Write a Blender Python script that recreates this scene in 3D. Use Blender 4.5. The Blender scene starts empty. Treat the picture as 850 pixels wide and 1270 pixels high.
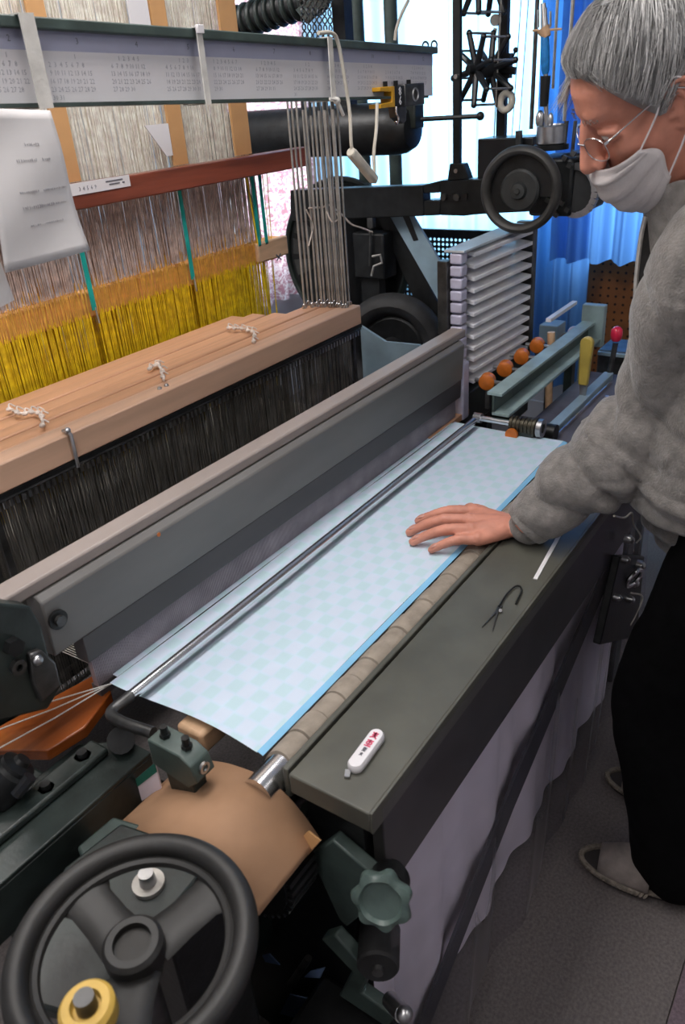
import bpy, bmesh, math, random
from mathutils import Vector as V, Matrix, noise
from mathutils.bvhtree import BVHTree
random.seed(7)
pi = math.pi
sc = bpy.context.scene
COL = sc.collection

# ---------------------------------------------------------------- camera, light, exposure
FOC = 970.0                                   # focal length in pixels of the 850x1270 frame
def unit(v): return V(v).normalized()
AX = unit((765, -585, FOC))                   # loom axis X, seen in camera space (right, down, forward)
AZ = -unit((141, 1793, FOC)); AZ = (AZ - AX * AX.dot(AZ)).normalized()
AY = AZ.cross(AX)
CAM = V((0, 0, 1.54))
cd = bpy.data.cameras.new('camera'); cam = bpy.data.objects.new('camera', cd); COL.objects.link(cam)
cd.sensor_fit = 'VERTICAL'; cd.sensor_height = 36; cd.sensor_width = 36; cd.lens = 36 * FOC / 1270
cd.clip_start = 0.02
rt = V((AX.x, AY.x, AZ.x)); up = -V((AX.y, AY.y, AZ.y)); bk = -V((AX.z, AY.z, AZ.z))
cam.matrix_world = Matrix(((rt.x, up.x, bk.x, CAM.x), (rt.y, up.y, bk.y, CAM.y), (rt.z, up.z, bk.z, CAM.z), (0, 0, 0, 1)))
cd.dof.use_dof = True; cd.dof.focus_distance = 1.6; cd.dof.aperture_fstop = 7.0
sc.camera = cam
sc.view_settings.view_transform = 'Standard'; sc.view_settings.look = 'None'
sc.view_settings.gamma = 1; sc.view_settings.exposure = 0.0; sc.view_settings.use_curve_mapping = False
sc.cycles.use_denoising = True; sc.cycles.max_bounces = 8; sc.cycles.diffuse_bounces = 4
sc.cycles.transparent_max_bounces = 12; sc.cycles.sample_clamp_indirect = 6; sc.cycles.caustics_reflective = False; sc.cycles.caustics_refractive = False

w = bpy.data.worlds.new('sky'); sc.world = w; w.use_nodes = True
bg = w.node_tree.nodes['Background']; bg.inputs[0].default_value = (0.72, 0.86, 1.0, 1); bg.inputs[1].default_value = 1.6

def area(name, loc, aim, sx, sy, power, color):
    l = bpy.data.lights.new(name, 'AREA'); l.shape = 'RECTANGLE'; l.size = sx; l.size_y = sy; l.energy = power; l.color = color
    o = bpy.data.objects.new(name, l); COL.objects.link(o); o.location = loc
    o.rotation_euler = (V(aim) - V(loc)).to_track_quat('-Z', 'Y').to_euler(); return o
# daylight through the two windows, and ceiling tubes, the last two added as unseen fill
area('daylight_far', (4.0, 1.55, 1.55), (0, 1.2, 1.0), 1.7, 1.7, 105, (0.66, 0.85, 1.0))
area('daylight_left', (3.27, 3.1, 1.5), (2.6, 0, 1.1), .6, 1.6, 30, (1.0, 0.94, 0.97))
TUBES = [((0.75, 0.85, 2.5), 16, 'above the cloth'), ((0.9, 2.0, 2.5), 27, 'behind the harness'), ((-0.45, 0.25, 2.5), 9, 'near the camera end, added as fill on face and jacket'), ((1.0, -0.95, 2.5), 4.5, 'over the floor in front, added as fill on the loom front')]
for i, (p, e, _) in enumerate(TUBES):
    area('tube_light', (p[0], p[1], p[2] - 0.07), (p[0], p[1], 0), 1.2, 0.32, e, (1.0, 0.95, 0.92))

# a pixel of the photograph turned into a point on a real plane
def ray(u, v):
    d = V(((u - 425) / FOC, (v - 635) / FOC, 1)); return V((d.dot(AX), d.dot(AY), d.dot(AZ)))
def P(u, v, x=None, y=None, z=None):
    r = ray(u, v)
    t = (x - CAM.x) / r.x if x is not None else (y - CAM.y) / r.y if y is not None else (z - CAM.z) / r.z
    return CAM + r * t

# ---------------------------------------------------------------- mesh helpers
class MB:
    """Collects shapes; part()/solo() link them as ONE mesh object."""
    def __init__(s): s.v = []; s.f = []
    def add(s, vs, fs):
        n = len(s.v); s.v += [V(a) for a in vs]; s.f += [tuple(i + n for i in f) for f in fs]; return s
    def box(s, c, size, rot=None):
        hx, hy, hz = size[0] / 2, size[1] / 2, size[2] / 2
        vs = [V((x, y, z)) for x in (-hx, hx) for y in (-hy, hy) for z in (-hz, hz)]
        if rot: vs = [rot @ a for a in vs]
        c = V(c)
        return s.add([a + c for a in vs], [(0, 1, 3, 2), (4, 6, 7, 5), (0, 4, 5, 1), (2, 3, 7, 6), (0, 2, 6, 4), (1, 5, 7, 3)])
    def bx(s, a, b):
        return s.box([(a[i] + b[i]) / 2 for i in range(3)], [abs(b[i] - a[i]) for i in range(3)])
    def frame(s, a, b):
        t = (V(b) - V(a)).normalized(); h = V((0, 0, 1)) if abs(t.z) < .9 else V((1, 0, 0))
        x = t.cross(h).normalized(); return x, t.cross(x).normalized()
    def cyl(s, a, b, r, r2=None, n=16, cap=True):
        a, b = V(a), V(b); r2 = r if r2 is None else r2; x, y = s.frame(a, b)
        vs = []
        for c, q in ((a, r), (b, r2)):
            vs += [c + (x * math.cos(2 * pi * i / n) + y * math.sin(2 * pi * i / n)) * q for i in range(n)]
        fs = [(i, (i + 1) % n, n + (i + 1) % n, n + i) for i in range(n)]
        if cap: fs += [tuple(range(n - 1, -1, -1)), tuple(range(n, 2 * n))]
        return s.add(vs, fs)
    def ring(s, a, b, ro, ri, n=32):           # a pipe section with wall thickness
        a, b = V(a), V(b); x, y = s.frame(a, b); vs = []
        for c, q in ((a, ro), (b, ro), (b, ri), (a, ri)):
            vs += [c + (x * math.cos(2 * pi * i / n) + y * math.sin(2 * pi * i / n)) * q for i in range(n)]
        fs = []
        for k in range(4):
            k2 = (k + 1) % 4
            fs += [(k * n + i, k * n + (i + 1) % n, k2 * n + (i + 1) % n, k2 * n + i) for i in range(n)]
        return s.add(vs, fs)
    def tube(s, pts, r, n=8, closed=False, cap=True):
        pts = [V(p) for p in pts]; m = len(pts); rr = r if isinstance(r, (list, tuple)) else [r] * m
        vs = []; prev = None
        for i, p in enumerate(pts):
            a = pts[i - 1] if (i > 0 or closed) else p; b = pts[(i + 1) % m] if (i < m - 1 or closed) else p
            t = (b - a).normalized()
            if prev is None:
                h = V((0, 0, 1)) if abs(t.z) < .9 else V((1, 0, 0)); x = t.cross(h).normalized()
            else:
                x = (prev - t * prev.dot(t))
                x = x.normalized() if x.length > 1e-6 else prev
            prev = x; y = t.cross(x)
            vs += [p + (x * math.cos(2 * pi * k / n) + y * math.sin(2 * pi * k / n)) * rr[i] for k in range(n)]
        fs = []
        for i in range(m if closed else m - 1):
            j = (i + 1) % m
            fs += [(i * n + k, i * n + (k + 1) % n, j * n + (k + 1) % n, j * n + k) for k in range(n)]
        if cap and not closed: fs += [tuple(range(n - 1, -1, -1)), tuple(range((m - 1) * n, m * n))]
        return s.add(vs, fs)
    def torus(s, c, axis, R, r, n=40, m=10, sy=1.0):
        c = V(c); t = V(axis).normalized(); x, y = s.frame(c, c + t)
        vs = []
        for i in range(n):
            a = 2 * pi * i / n; d = x * math.cos(a) + y * math.sin(a)
            for k in range(m):
                b = 2 * pi * k / m; vs.append(c + d * (R + r * math.cos(b)) + t * (r * sy * math.sin(b)))
        fs = [(i * m + k, ((i + 1) % n) * m + k, ((i + 1) % n) * m + (k + 1) % m, i * m + (k + 1) % m) for i in range(n) for k in range(m)]
        return s.add(vs, fs)
    def ball(s, c, r, n=12, m=8, rot=None):
        c = V(c); r = (r, r, r) if not isinstance(r, (tuple, list)) else r
        vs = [V((0, 0, r[2]))]
        for j in range(1, m):
            a = pi * j / m
            vs += [V((r[0] * math.sin(a) * math.cos(2 * pi * i / n), r[1] * math.sin(a) * math.sin(2 * pi * i / n), r[2] * math.cos(a))) for i in range(n)]
        vs.append(V((0, 0, -r[2])))
        if rot: vs = [rot @ a for a in vs]
        fs = [(0, 1 + i, 1 + (i + 1) % n) for i in range(n)]
        for j in range(m - 2):
            o = 1 + j * n; fs += [(o + i, o + n + i, o + n + (i + 1) % n, o + (i + 1) % n) for i in range(n)]
        o = 1 + (m - 2) * n; fs += [(o + i, len(vs) - 1, o + (i + 1) % n) for i in range(n)]
        return s.add([a + c for a in vs], fs)
    def prism(s, pts, d):                       # closed outline pushed along d
        n = len(pts); pts = [V(p) for p in pts]; d = V(d)
        return s.add(pts + [p + d for p in pts], [tuple(range(n)), tuple(range(2 * n - 1, n - 1, -1))] + [(i, n + i, n + (i + 1) % n, (i + 1) % n) for i in range(n)])
    def grid(s, fn, nu, nv):
        vs = [fn(i / nu, j / nv) for i in range(nu + 1) for j in range(nv + 1)]
        fs = [(i * (nv + 1) + j, (i + 1) * (nv + 1) + j, (i + 1) * (nv + 1) + j + 1, i * (nv + 1) + j + 1) for i in range(nu) for j in range(nv)]
        return s.add(vs, fs)
    def lathe(s, c, axis, prof, n=32):          # prof: (radius, height along axis)
        c = V(c); t = V(axis).normalized(); x, y = s.frame(c, c + t); m = len(prof); vs = []
        for r, h in prof:
            vs += [c + t * h + (x * math.cos(2 * pi * i / n) + y * math.sin(2 * pi * i / n)) * r for i in range(n)]
        fs = [(j * n + i, j * n + (i + 1) % n, (j + 1) * n + (i + 1) % n, (j + 1) * n + i) for j in range(m - 1) for i in range(n)]
        fs += [tuple(range(n - 1, -1, -1)), tuple(range((m - 1) * n, m * n))]
        return s.add(vs, fs)

def wl(o):
    p = V((0, 0, 0))
    while o: p += o.location; o = o.parent
    return p
def tag(o, label=None, cat=None, group=None, kind=None):
    if label: o['label'] = label
    if cat: o['category'] = cat
    if group: o['group'] = group
    if kind: o['kind'] = kind
    return o
def thing(name, label, cat, loc=(0, 0, 0), group=None):
    o = bpy.data.objects.new(name, None); COL.objects.link(o); o.location = loc; o.empty_display_size = .05
    return tag(o, label, cat, group)
def mesh_of(mb, base, m, smooth=True, ang=35):
    me = bpy.data.meshes.new('mesh'); me.from_pydata([a - base for a in mb.v], [], mb.f); me.update()
    bm = bmesh.new(); bm.from_mesh(me); bmesh.ops.recalc_face_normals(bm, faces=bm.faces); bm.to_mesh(me); bm.free()
    if smooth:
        me.polygons.foreach_set('use_smooth', [True] * len(me.polygons))
        try: me.set_sharp_from_angle(angle=math.radians(ang))
        except Exception: pass
    if m: me.materials.append(m)
    return me
def part(name, mb, m, parent, label=None, bev=0, kind=None, org=None, ang=35, smooth=True):
    c = V(org) if org is not None else wl(parent)
    o = bpy.data.objects.new(name, mesh_of(mb, c, m, smooth, ang)); COL.objects.link(o); o.parent = parent; o.location = c - wl(parent)
    if label: o['label'] = label
    if kind: o['kind'] = kind
    if bev: bevel(o, bev)
    return o
def bevel(o, wd, seg=2):
    b = o.modifiers.new('bevel', 'BEVEL'); b.width = wd; b.segments = seg; b.limit_method = 'ANGLE'; b.angle_limit = math.radians(40)
def center(mb):
    lo = V([min(a[i] for a in mb.v) for i in range(3)]); hi = V([max(a[i] for a in mb.v) for i in range(3)])
    return V(((lo.x + hi.x) / 2, (lo.y + hi.y) / 2, lo.z))
def solo(name, mb, m, label, cat, group=None, bev=0, kind=None, ang=35):
    c = center(mb)
    o = bpy.data.objects.new(name, mesh_of(mb, c, m, True, ang)); COL.objects.link(o); o.location = c
    tag(o, label, cat, group, kind)
    if bev: bevel(o, bev)
    return o
def struct(name, mb, m, bev=0):
    o = bpy.data.objects.new(name, mesh_of(mb, V((0, 0, 0)), m)); COL.objects.link(o); o['kind'] = 'structure'
    if bev: bevel(o, bev)
    return o
def spline(pts, n=8):
    pts = [V(p) for p in pts]; q = [pts[0] * 2 - pts[1]] + pts + [pts[-1] * 2 - pts[-2]]; out = []
    for i in range(1, len(q) - 2):
        for k in range(n):
            t = k / n; a, b, c, d = q[i - 1], q[i], q[i + 1], q[i + 2]
            out.append(0.5 * ((2 * b) + (c - a) * t + (2 * a - 5 * b + 4 * c - d) * t * t + (3 * b - a - 3 * c + d) * t ** 3))
    out.append(pts[-1]); return out
def text_mesh(s, size, rot, loc, m, name, parent, align='LEFT', spacing=1.0, line=1.0, depth=0.0):
    cu = bpy.data.curves.new('lettering', 'FONT'); cu.body = s; cu.size = size; cu.align_x = align; cu.space_character = spacing; cu.space_line = line; cu.extrude = depth; cu.resolution_u = 1
    t = bpy.data.objects.new('t', cu); COL.objects.link(t); bpy.context.view_layer.update()
    me = bpy.data.meshes.new_from_object(t.evaluated_get(bpy.context.evaluated_depsgraph_get())); bpy.data.objects.remove(t)
    me.materials.clear(); me.materials.append(m); me.transform(rot.to_4x4())
    o = bpy.data.objects.new(name, me); COL.objects.link(o); o.parent = parent; o.location = V(loc) - wl(parent); return o

# ---------------------------------------------------------------- materials
def mat(name, col, rough=.5, metal=0, var=.12, scale=12, bump=0, bscale=60, stretch=(1, 1, 1), spec=.5, coat=0, col2=None, sheen=0, aniso=None):
    m = bpy.data.materials.new(name); m.use_nodes = True; nt = m.node_tree; b = nt.nodes['Principled BSDF']
    b.inputs['Roughness'].default_value = rough; b.inputs['Metallic'].default_value = metal; b.inputs['Specular IOR Level'].default_value = spec
    b.inputs['Coat Weight'].default_value = coat; b.inputs['Sheen Weight'].default_value = sheen
    tc = nt.nodes.new('ShaderNodeTexCoord'); mp = nt.nodes.new('ShaderNodeMapping'); mp.inputs['Scale'].default_value = stretch
    nt.links.new(tc.outputs['Object'], mp.inputs[0])
    nz = nt.nodes.new('ShaderNodeTexNoise'); nz.inputs['Scale'].default_value = scale; nz.inputs['Detail'].default_value = 6; nt.links.new(mp.outputs[0], nz.inputs[0])
    r = nt.nodes.new('ShaderNodeValToRGB'); e = r.color_ramp.elements
    c2 = col2 or tuple(min(1, c * (1 + var * 1.6)) for c in col); c1 = tuple(c * (1 - var * 1.6) for c in col) if not col2 else col
    e[0].position = .3; e[1].position = .7; e[0].color = (*c1, 1); e[1].color = (*c2, 1)
    nt.links.new(nz.outputs[0], r.inputs[0]); nt.links.new(r.outputs[0], b.inputs['Base Color'])
    if bump:
        n2 = nt.nodes.new('ShaderNodeTexNoise'); n2.inputs['Scale'].default_value = bscale; n2.inputs['Detail'].default_value = 4; nt.links.new(mp.outputs[0], n2.inputs[0])
        bp = nt.nodes.new('ShaderNodeBump'); bp.inputs['Strength'].default_value = bump; bp.inputs['Distance'].default_value = .004
        nt.links.new(n2.outputs[0], bp.inputs['Height']); nt.links.new(bp.outputs[0], b.inputs['Normal'])
    return m
M = {}
M['chrome'] = mat('chrome', (.80, .80, .82), .22, 1, .05)
M['steel'] = mat('steel', (.5, .5, .51), .3, 1, .12, 30)
M['wire'] = mat('grey_wire', (.42, .40, .37), .4, .5, .2, 30)
M['darksteel'] = mat('dark_steel', (.10, .10, .10), .4, .8, .3, 25)
M['black'] = mat('black_iron', (.012, .013, .014), .42, .3, .3, 30, .15, 90)
M['blackpaint'] = mat('black_paint', (.008, .009, .011), .35, 0, .3, 20)
M['rubber'] = mat('rubber', (.015, .015, .016), .7, 0, .3, 20, .2)
M['green'] = mat('machine_green', (.052, .075, .068), .42, 0, .25, 14, .12, 60)
M['darkgreen'] = mat('dark_machine_green', (.018, .026, .024), .4, 0, .35, 16, .15, 60)
M['palegreen'] = mat('pale_machine_green', (.30, .40, .40), .4, 0, .15, 16, .1)
M['bluegrey'] = mat('blue_grey_paint', (.26, .36, .43), .4, 0, .12, 10, .08)
M['traygrey'] = mat('tray_paint', (.088, .088, .072), .42, 0, .14, 9, .12, 40)
M['board'] = mat('front_board', (.030, .029, .028), .5, 0, .3, 10, .1)
M['batten'] = mat('batten_grey', (.17, .165, .16), .42, 0, .12, 8, .08, 40, (.3, 1, 1))
M['battencap'] = mat('batten_cap', (.30, .255, .235), .5, 0, .1, 8, .05, 40, (.2, 1, 1))
M['battendark'] = mat('batten_dark', (.075, .07, .073), .4, 0, .15, 8, 0, 40, (.2, 1, 1))
M['reed'] = mat('reed', (.36, .31, .34), .4, .3, .12, 20, 0)
M['pinkwood'] = mat('pale_wood', (.62, .34, .20), .5, 0, .13, 5, .08, 60, (.35, 5, 5))
M['frontwood'] = mat('front_wood', (.66, .42, .29), .55, 0, .1, 5, .08, 60, (.35, 5, 5))
M['redwood'] = mat('red_wood', (.22, .055, .03), .35, 0, .3, 7, .08, 60, (.35, 5, 5), coat=.3)
M['copper'] = mat('varnished_wood_with_glow', (.23, .056, .010), .2, 0, .3, 8, .05, 50, (.4, 4, 4), coat=.6)  # reflected glow of a warm lamp is put into this orange wood colour
M['tanwood'] = mat('tan_wood', (.62, .40, .24), .55, 0, .12, 10, .1, 60, (.5, 4, 4))
M['boardtan'] = mat('comber_wood', (.74, .38, .12), .6, 0, .14, 8, .06, 60, (.4, 5, 5))
M['card'] = mat('brown_card', (.36, .205, .115), .75, 0, .14, 7, .15, 25)
M['cardstrip'] = mat('card_strip', (.60, .33, .14), .7, 0, .1, 8)
M['tape'] = mat('roller_tape', (.31, .265, .215), .75, 0, .12, 40, .3, 200)
M['yellow'] = mat('yellow_cord', (.88, .55, .012), .55, 0, .22, 60)
M['ochre'] = mat('ochre_cord', (.80, .44, .07), .55, 0, .2, 60)
M['pinkgrey'] = mat('pink_grey_cord', (.47, .37, .33), .55, 0, .25, 60)
M['cream'] = mat('cream_cord', (.90, .79, .70), .55, 0, .18, 60)
M['teal'] = mat('teal_ribbon', (.01, .36, .32), .45, 0, .15, 20)
M['paper'] = mat('paper', (.62, .60, .60), .8, 0, .05, 6, .2, 10)
M['white'] = mat('white_plastic', (.80, .78, .80), .35, 0, .03, 8)
M['strap'] = mat('white_strap', (.66, .64, .60), .7, 0, .1, 30, .2, 200)
M['cord'] = mat('ivory_cord', (.60, .56, .48), .55, 0, .1, 30)
M['knot'] = mat('knotted_string', (.70, .62, .56), .8, 0, .2, 80, .4, 200)
M['ink'] = mat('ink', (.16, .16, .19), .7, 0, .2)
M['calpaper'] = mat('calendar_paper', (.73, .71, .73), .45, 0, .03, 6)
M['lilac'] = mat('calendar_header', (.42, .43, .56), .45, 0, .05, 6)
M['pink'] = mat('pink_print', (.80, .12, .22), .5, 0, .15)
M['redknob'] = mat('red_knob', (.72, .02, .07), .25, 0, .1, coat=.4)
M['oryellow'] = mat('yellow_plastic', (.70, .36, .02), .4, 0, .15, 20)
M['rollyellow'] = mat('yellow_roll', (.62, .40, .08), .5, 0, .15, 20)
M['handle'] = mat('yellow_handle', (.50, .38, .08), .35, 0, .15, 12)
M['orange'] = mat('orange_roller', (.60, .16, .02), .4, 0, .2, 20)
M['lavender'] = mat('lavender_metal', (.56, .54, .68), .35, .05, .12, 20)
M['blueobj'] = mat('blue_thread', (.01, .20, .55), .6, 0, .15, 80, .3, 200)
M['peg'] = mat('pegboard', (.24, .085, .02), .6, 0, .15, 10, .05)
M['hole'] = mat('peg_hole', (.03, .012, .006), .8, 0, .1)
M['skin'] = mat('skin', (.62, .262, .182), .5, 0, .10, 28, .12, 140)
M['hairm'] = mat('hair', (.30, .30, .30), .45, 0, .2, 40)
M['mask'] = mat('mask_cloth', (.56, .52, .52), .85, 0, .04, 40, .15, 300)
M['loop'] = mat('ear_loop', (.78, .74, .75), .7, 0, .03)
M['fleece'] = mat('grey_fleece', (.205, .19, .178), .95, 0, .16, 55, .55, 260, sheen=.35)
M['lining'] = mat('dark_lining', (.02, .018, .018), .8, 0, .2, 60, .3, 200)
M['trousers'] = mat('black_trousers', (.002, .002, .0025), .95, 0, .2, 60, .2, 200, spec=.1)
M['slipper'] = mat('grey_slipper', (.21, .18, .165), .85, 0, .12, 40, .3, 120)
M['eyewhite'] = mat('eye_white', (.6, .55, .52), .25, 0, .02)
M['iris'] = mat('iris', (.015, .01, .008), .15, 0, .02)
M['nail'] = mat('nail', (.60, .30, .24), .3, 0, .05)
M['plaster'] = mat('wall_plaster', (.5, .5, .52), .85, 0, .05, 5, .1, 50)
M['ceilp'] = mat('ceiling_board', (.8, .8, .8), .9, 0, .05, 4)
M['floorm'] = mat('floor_vinyl', (.115, .10, .098), .6, 0, .18, 160, .15, 400)
M['floor2'] = mat('floor_vinyl_mauve', (.13, .095, .115), .6, 0, .18, 160, .15, 400)
M['frame'] = mat('window_frame', (.5, .5, .52), .4, .3, .05)
M['bluechip'] = mat('blue_card', (.25, .38, .65), .6, 0, .1)
M['whitesheet'] = mat('white_sheet', (.86, .79, .90), .8, 0, .08, 6, .1, 20)
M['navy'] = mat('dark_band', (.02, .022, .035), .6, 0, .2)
M['bulb'] = mat('fluorescent_tube', (.9, .9, .9), .4)
b_ = M['bulb'].node_tree.nodes['Principled BSDF']; b_.inputs['Emission Color'].default_value = (1, .96, .93, 1); b_.inputs['Emission Strength'].default_value = 8

def translucent(name, col, tcol, mixf, stripes=None):
    m = bpy.data.materials.new(name); m.use_nodes = True; nt = m.node_tree; nt.nodes.clear()
    o = nt.nodes.new('ShaderNodeOutputMaterial'); d = nt.nodes.new('ShaderNodeBsdfDiffuse'); t = nt.nodes.new('ShaderNodeBsdfTranslucent'); x = nt.nodes.new('ShaderNodeMixShader')
    d.inputs[0].default_value = (*col, 1); t.inputs[0].default_value = (*tcol, 1); x.inputs[0].default_value = mixf
    if stripes:
        tc = nt.nodes.new('ShaderNodeTexCoord'); mp = nt.nodes.new('ShaderNodeMapping'); mp.inputs['Scale'].default_value = stripes[1]
        nz = nt.nodes.new('ShaderNodeTexNoise'); nz.inputs['Scale'].default_value = stripes[2]; nz.inputs['Distortion'].default_value = stripes[3]
        rp = nt.nodes.new('ShaderNodeValToRGB'); rp.color_ramp.elements[0].position = .42; rp.color_ramp.elements[1].position = .58
        rp.color_ramp.elements[0].color = (*stripes[0], 1); rp.color_ramp.elements[1].color = (*tcol, 1)
        nt.links.new(tc.outputs['Object'], mp.inputs[0]); nt.links.new(mp.outputs[0], nz.inputs[0]); nt.links.new(nz.outputs[0], rp.inputs[0])
        nt.links.new(rp.outputs[0], t.inputs[0]); nt.links.new(rp.outputs[0], d.inputs[0])
    nt.links.new(d.outputs[0], x.inputs[1]); nt.links.new(t.outputs[0], x.inputs[2]); nt.links.new(x.outputs[0], o.inputs[0]); return m
M['sheer'] = translucent('sheer_curtain', (.40, .58, .70), (.36, .60, .76), .6)
M['bluecurtain'] = translucent('blue_curtain', (.10, .20, .40), (.11, .27, .58), .5)
M['lace'] = translucent('lace_curtain', (.72, .62, .66), (.92, .88, .90), .6, ((.55, .30, .36), (1, .35, 1), 26, 2.5))

def facing(nt, k):                               # grazing reflection, the same from both sides of a sheet
    l = nt.nodes.new('ShaderNodeLayerWeight'); l.inputs[0].default_value = .5
    p = nt.nodes.new('ShaderNodeMath'); p.operation = 'POWER'; p.inputs[1].default_value = 4; nt.links.new(l.outputs['Facing'], p.inputs[0])
    q = nt.nodes.new('ShaderNodeMath'); q.operation = 'MULTIPLY_ADD'; q.inputs[1].default_value = k; q.inputs[2].default_value = .03; nt.links.new(p.outputs[0], q.inputs[0]); return q.outputs[0]
def film(name):                                  # clear plastic sheet
    m = bpy.data.materials.new(name); m.use_nodes = True; nt = m.node_tree; nt.nodes.clear()
    o = nt.nodes.new('ShaderNodeOutputMaterial'); t = nt.nodes.new('ShaderNodeBsdfTransparent'); g = nt.nodes.new('ShaderNodeBsdfGlossy'); d = nt.nodes.new('ShaderNodeBsdfDiffuse')
    g.inputs['Roughness'].default_value = .28; d.inputs[0].default_value = (.5, .47, .56, 1); t.inputs[0].default_value = (.93, .93, .95, 1)
    a = nt.nodes.new('ShaderNodeMixShader'); a.inputs[0].default_value = .05; b = nt.nodes.new('ShaderNodeMixShader')
    lw = facing(nt, .45)
    nt.links.new(t.outputs[0], a.inputs[1]); nt.links.new(d.outputs[0], a.inputs[2]); nt.links.new(lw, b.inputs[0])
    nt.links.new(a.outputs[0], b.inputs[1]); nt.links.new(g.outputs[0], b.inputs[2]); nt.links.new(b.outputs[0], o.inputs[0]); return m
M['film'] = film('clear_film')
def paneglass(name):
    m = bpy.data.materials.new(name); m.use_nodes = True; nt = m.node_tree; nt.nodes.clear()
    o = nt.nodes.new('ShaderNodeOutputMaterial'); t = nt.nodes.new('ShaderNodeBsdfTransparent'); g = nt.nodes.new('ShaderNodeBsdfGlossy'); g.inputs['Roughness'].default_value = .02
    a = nt.nodes.new('ShaderNodeMixShader'); f = facing(nt, .6)
    nt.links.new(f, a.inputs[0]); nt.links.new(t.outputs[0], a.inputs[1]); nt.links.new(g.outputs[0], a.inputs[2]); nt.links.new(a.outputs[0], o.inputs[0]); return m
M['glass'] = paneglass('pane_glass')

def cloth_material():                            # pale blue cloth woven with green and lilac squares
    m = mat('woven_cloth', (.57, .71, .84), .75, 0, .02, 30, .12, 500); nt = m.node_tree; b = nt.nodes['Principled BSDF']
    tc = nt.nodes.new('ShaderNodeTexCoord'); sp = nt.nodes.new('ShaderNodeSeparateXYZ'); nt.links.new(tc.outputs['Object'], sp.inputs[0])
    def mth(op, a, bb=None):
        n = nt.nodes.new('ShaderNodeMath'); n.operation = op
        for i, q in enumerate((a, bb)):
            if q is None: continue
            if isinstance(q, (int, float)): n.inputs[i].default_value = q
            else: nt.links.new(q, n.inputs[i])
        return n.outputs[0]
    def soft(q, p, off, duty):                    # soft band 0..1
        f = mth('FRACT', mth('ADD', mth('DIVIDE', q, p), off)); d = mth('ABSOLUTE', mth('SUBTRACT', f, .5))
        n = nt.nodes.new('ShaderNodeMapRange'); n.inputs[1].default_value = duty / 2 + .035; n.inputs[2].default_value = duty / 2 - .035; nt.links.new(d, n.inputs[0]); return n.outputs[0]
    PX, PY = .058, .046
    g = mth('MAXIMUM', mth('MULTIPLY', soft(sp.outputs[0], PX, 0, .42), soft(sp.outputs[1], PY, 0, .44)), mth('MULTIPLY', soft(sp.outputs[0], PX, .5, .42), soft(sp.outputs[1], PY, .5, .44)))
    l = mth('MAXIMUM', mth('MULTIPLY', soft(sp.outputs[0], PX, .5, .46), soft(sp.outputs[1], PY, 0, .44)), mth('MULTIPLY', soft(sp.outputs[0], PX, 0, .46), soft(sp.outputs[1], PY, .5, .44)))
    base = b.inputs['Base Color'].links[0].from_socket
    for fac, c, k in ((g, (.47, .68, .70), .52), (l, (.66, .69, .82), .45)):
        x = nt.nodes.new('ShaderNodeMix'); x.data_type = 'RGBA'; nt.links.new(mth('MULTIPLY', fac, k), x.inputs[0]); nt.links.new(base, x.inputs[6]); x.inputs[7].default_value = (*c, 1); base = x.outputs[2]
    nt.links.new(base, b.inputs['Base Color']); return m
M['cloth'] = cloth_material()
M['clothblue'] = mat('blue_selvedge', (.24, .54, .80), .7, 0, .05)
def hair_material():
    m = mat('hair_strands', (.3, .3, .3), .38, 0, .1); nt = m.node_tree; b = nt.nodes['Principled BSDF']
    g = nt.nodes.new('ShaderNodeNewGeometry'); r = nt.nodes.new('ShaderNodeValToRGB'); e = r.color_ramp.elements
    e[0].color = (.10, .10, .10, 1); e[1].color = (.72, .71, .70, 1); nt.links.new(g.outputs['Random Per Island'], r.inputs[0]); nt.links.new(r.outputs[0], b.inputs['Base Color']); return m
M['strands'] = hair_material()
M['heddle'] = mat('heddle_wire', (.20, .19, .175), .4, .5, .25, 30)
M['rubber2'] = mat('pulley_rim', (.045, .043, .04), .5, .2, .2, 20)
M['hubgrey'] = mat('pulley_hub', (.03, .032, .032), .45, .2, .2, 20)
M['wire_dark'] = mat('guard_slot', (.05, .05, .048), .6, 0, .2)
M['steelpale'] = mat('pale_steel', (.62, .68, .74), .3, .4, .08)
M['lavlit'] = mat('window_lit_shuttle_metal', (.92, .91, .99), .35, 0, .08, 20)  # shelf metal lightened, the window light on it is put into the colour
M['tarnish'] = mat('tarnished_brass', (.08, .07, .05), .4, .7, .25, 30)
M['sidegrey'] = mat('side_table_metal', (.085, .08, .10), .65, .0, .2, 12)
M['sheenblue'] = mat('pale_scale', (.45, .62, .70), .3, .3, .05)
M['cardgreen'] = mat('card_green', (.02, .16, .12), .6, 0, .1)
M['wheelblk'] = mat('hand_wheel_black', (.012, .0115, .011), .5, 0, .3, 12, .1, 60)
M['hubdark'] = mat('hub_dark', (.018, .016, .014), .6, 0, .3)
M['knobgreen'] = mat('knob_green', (.075, .11, .10), .38, 0, .2, 18, .15, 80)
M['zipper'] = mat('zip_metal', (.45, .43, .41), .5, .4, .1, 60, .3, 300)
M['slippersole'] = mat('slipper_sole', (.035, .03, .03), .8, 0, .2)
M['ropem'] = mat('braided_rope', (.17, .145, .12), .8, 0, .25, 90, .3, 200)
M['calink'] = mat('calendar_ink', (.38, .38, .42), .7, 0, .1)
M['sock'] = mat('dark_sock', (.03, .028, .03), .9, 0, .15, 60, .3, 300)
M['darkbrow'] = mat('eyebrow_hair', (.10, .09, .085), .6, 0, .2)

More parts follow.
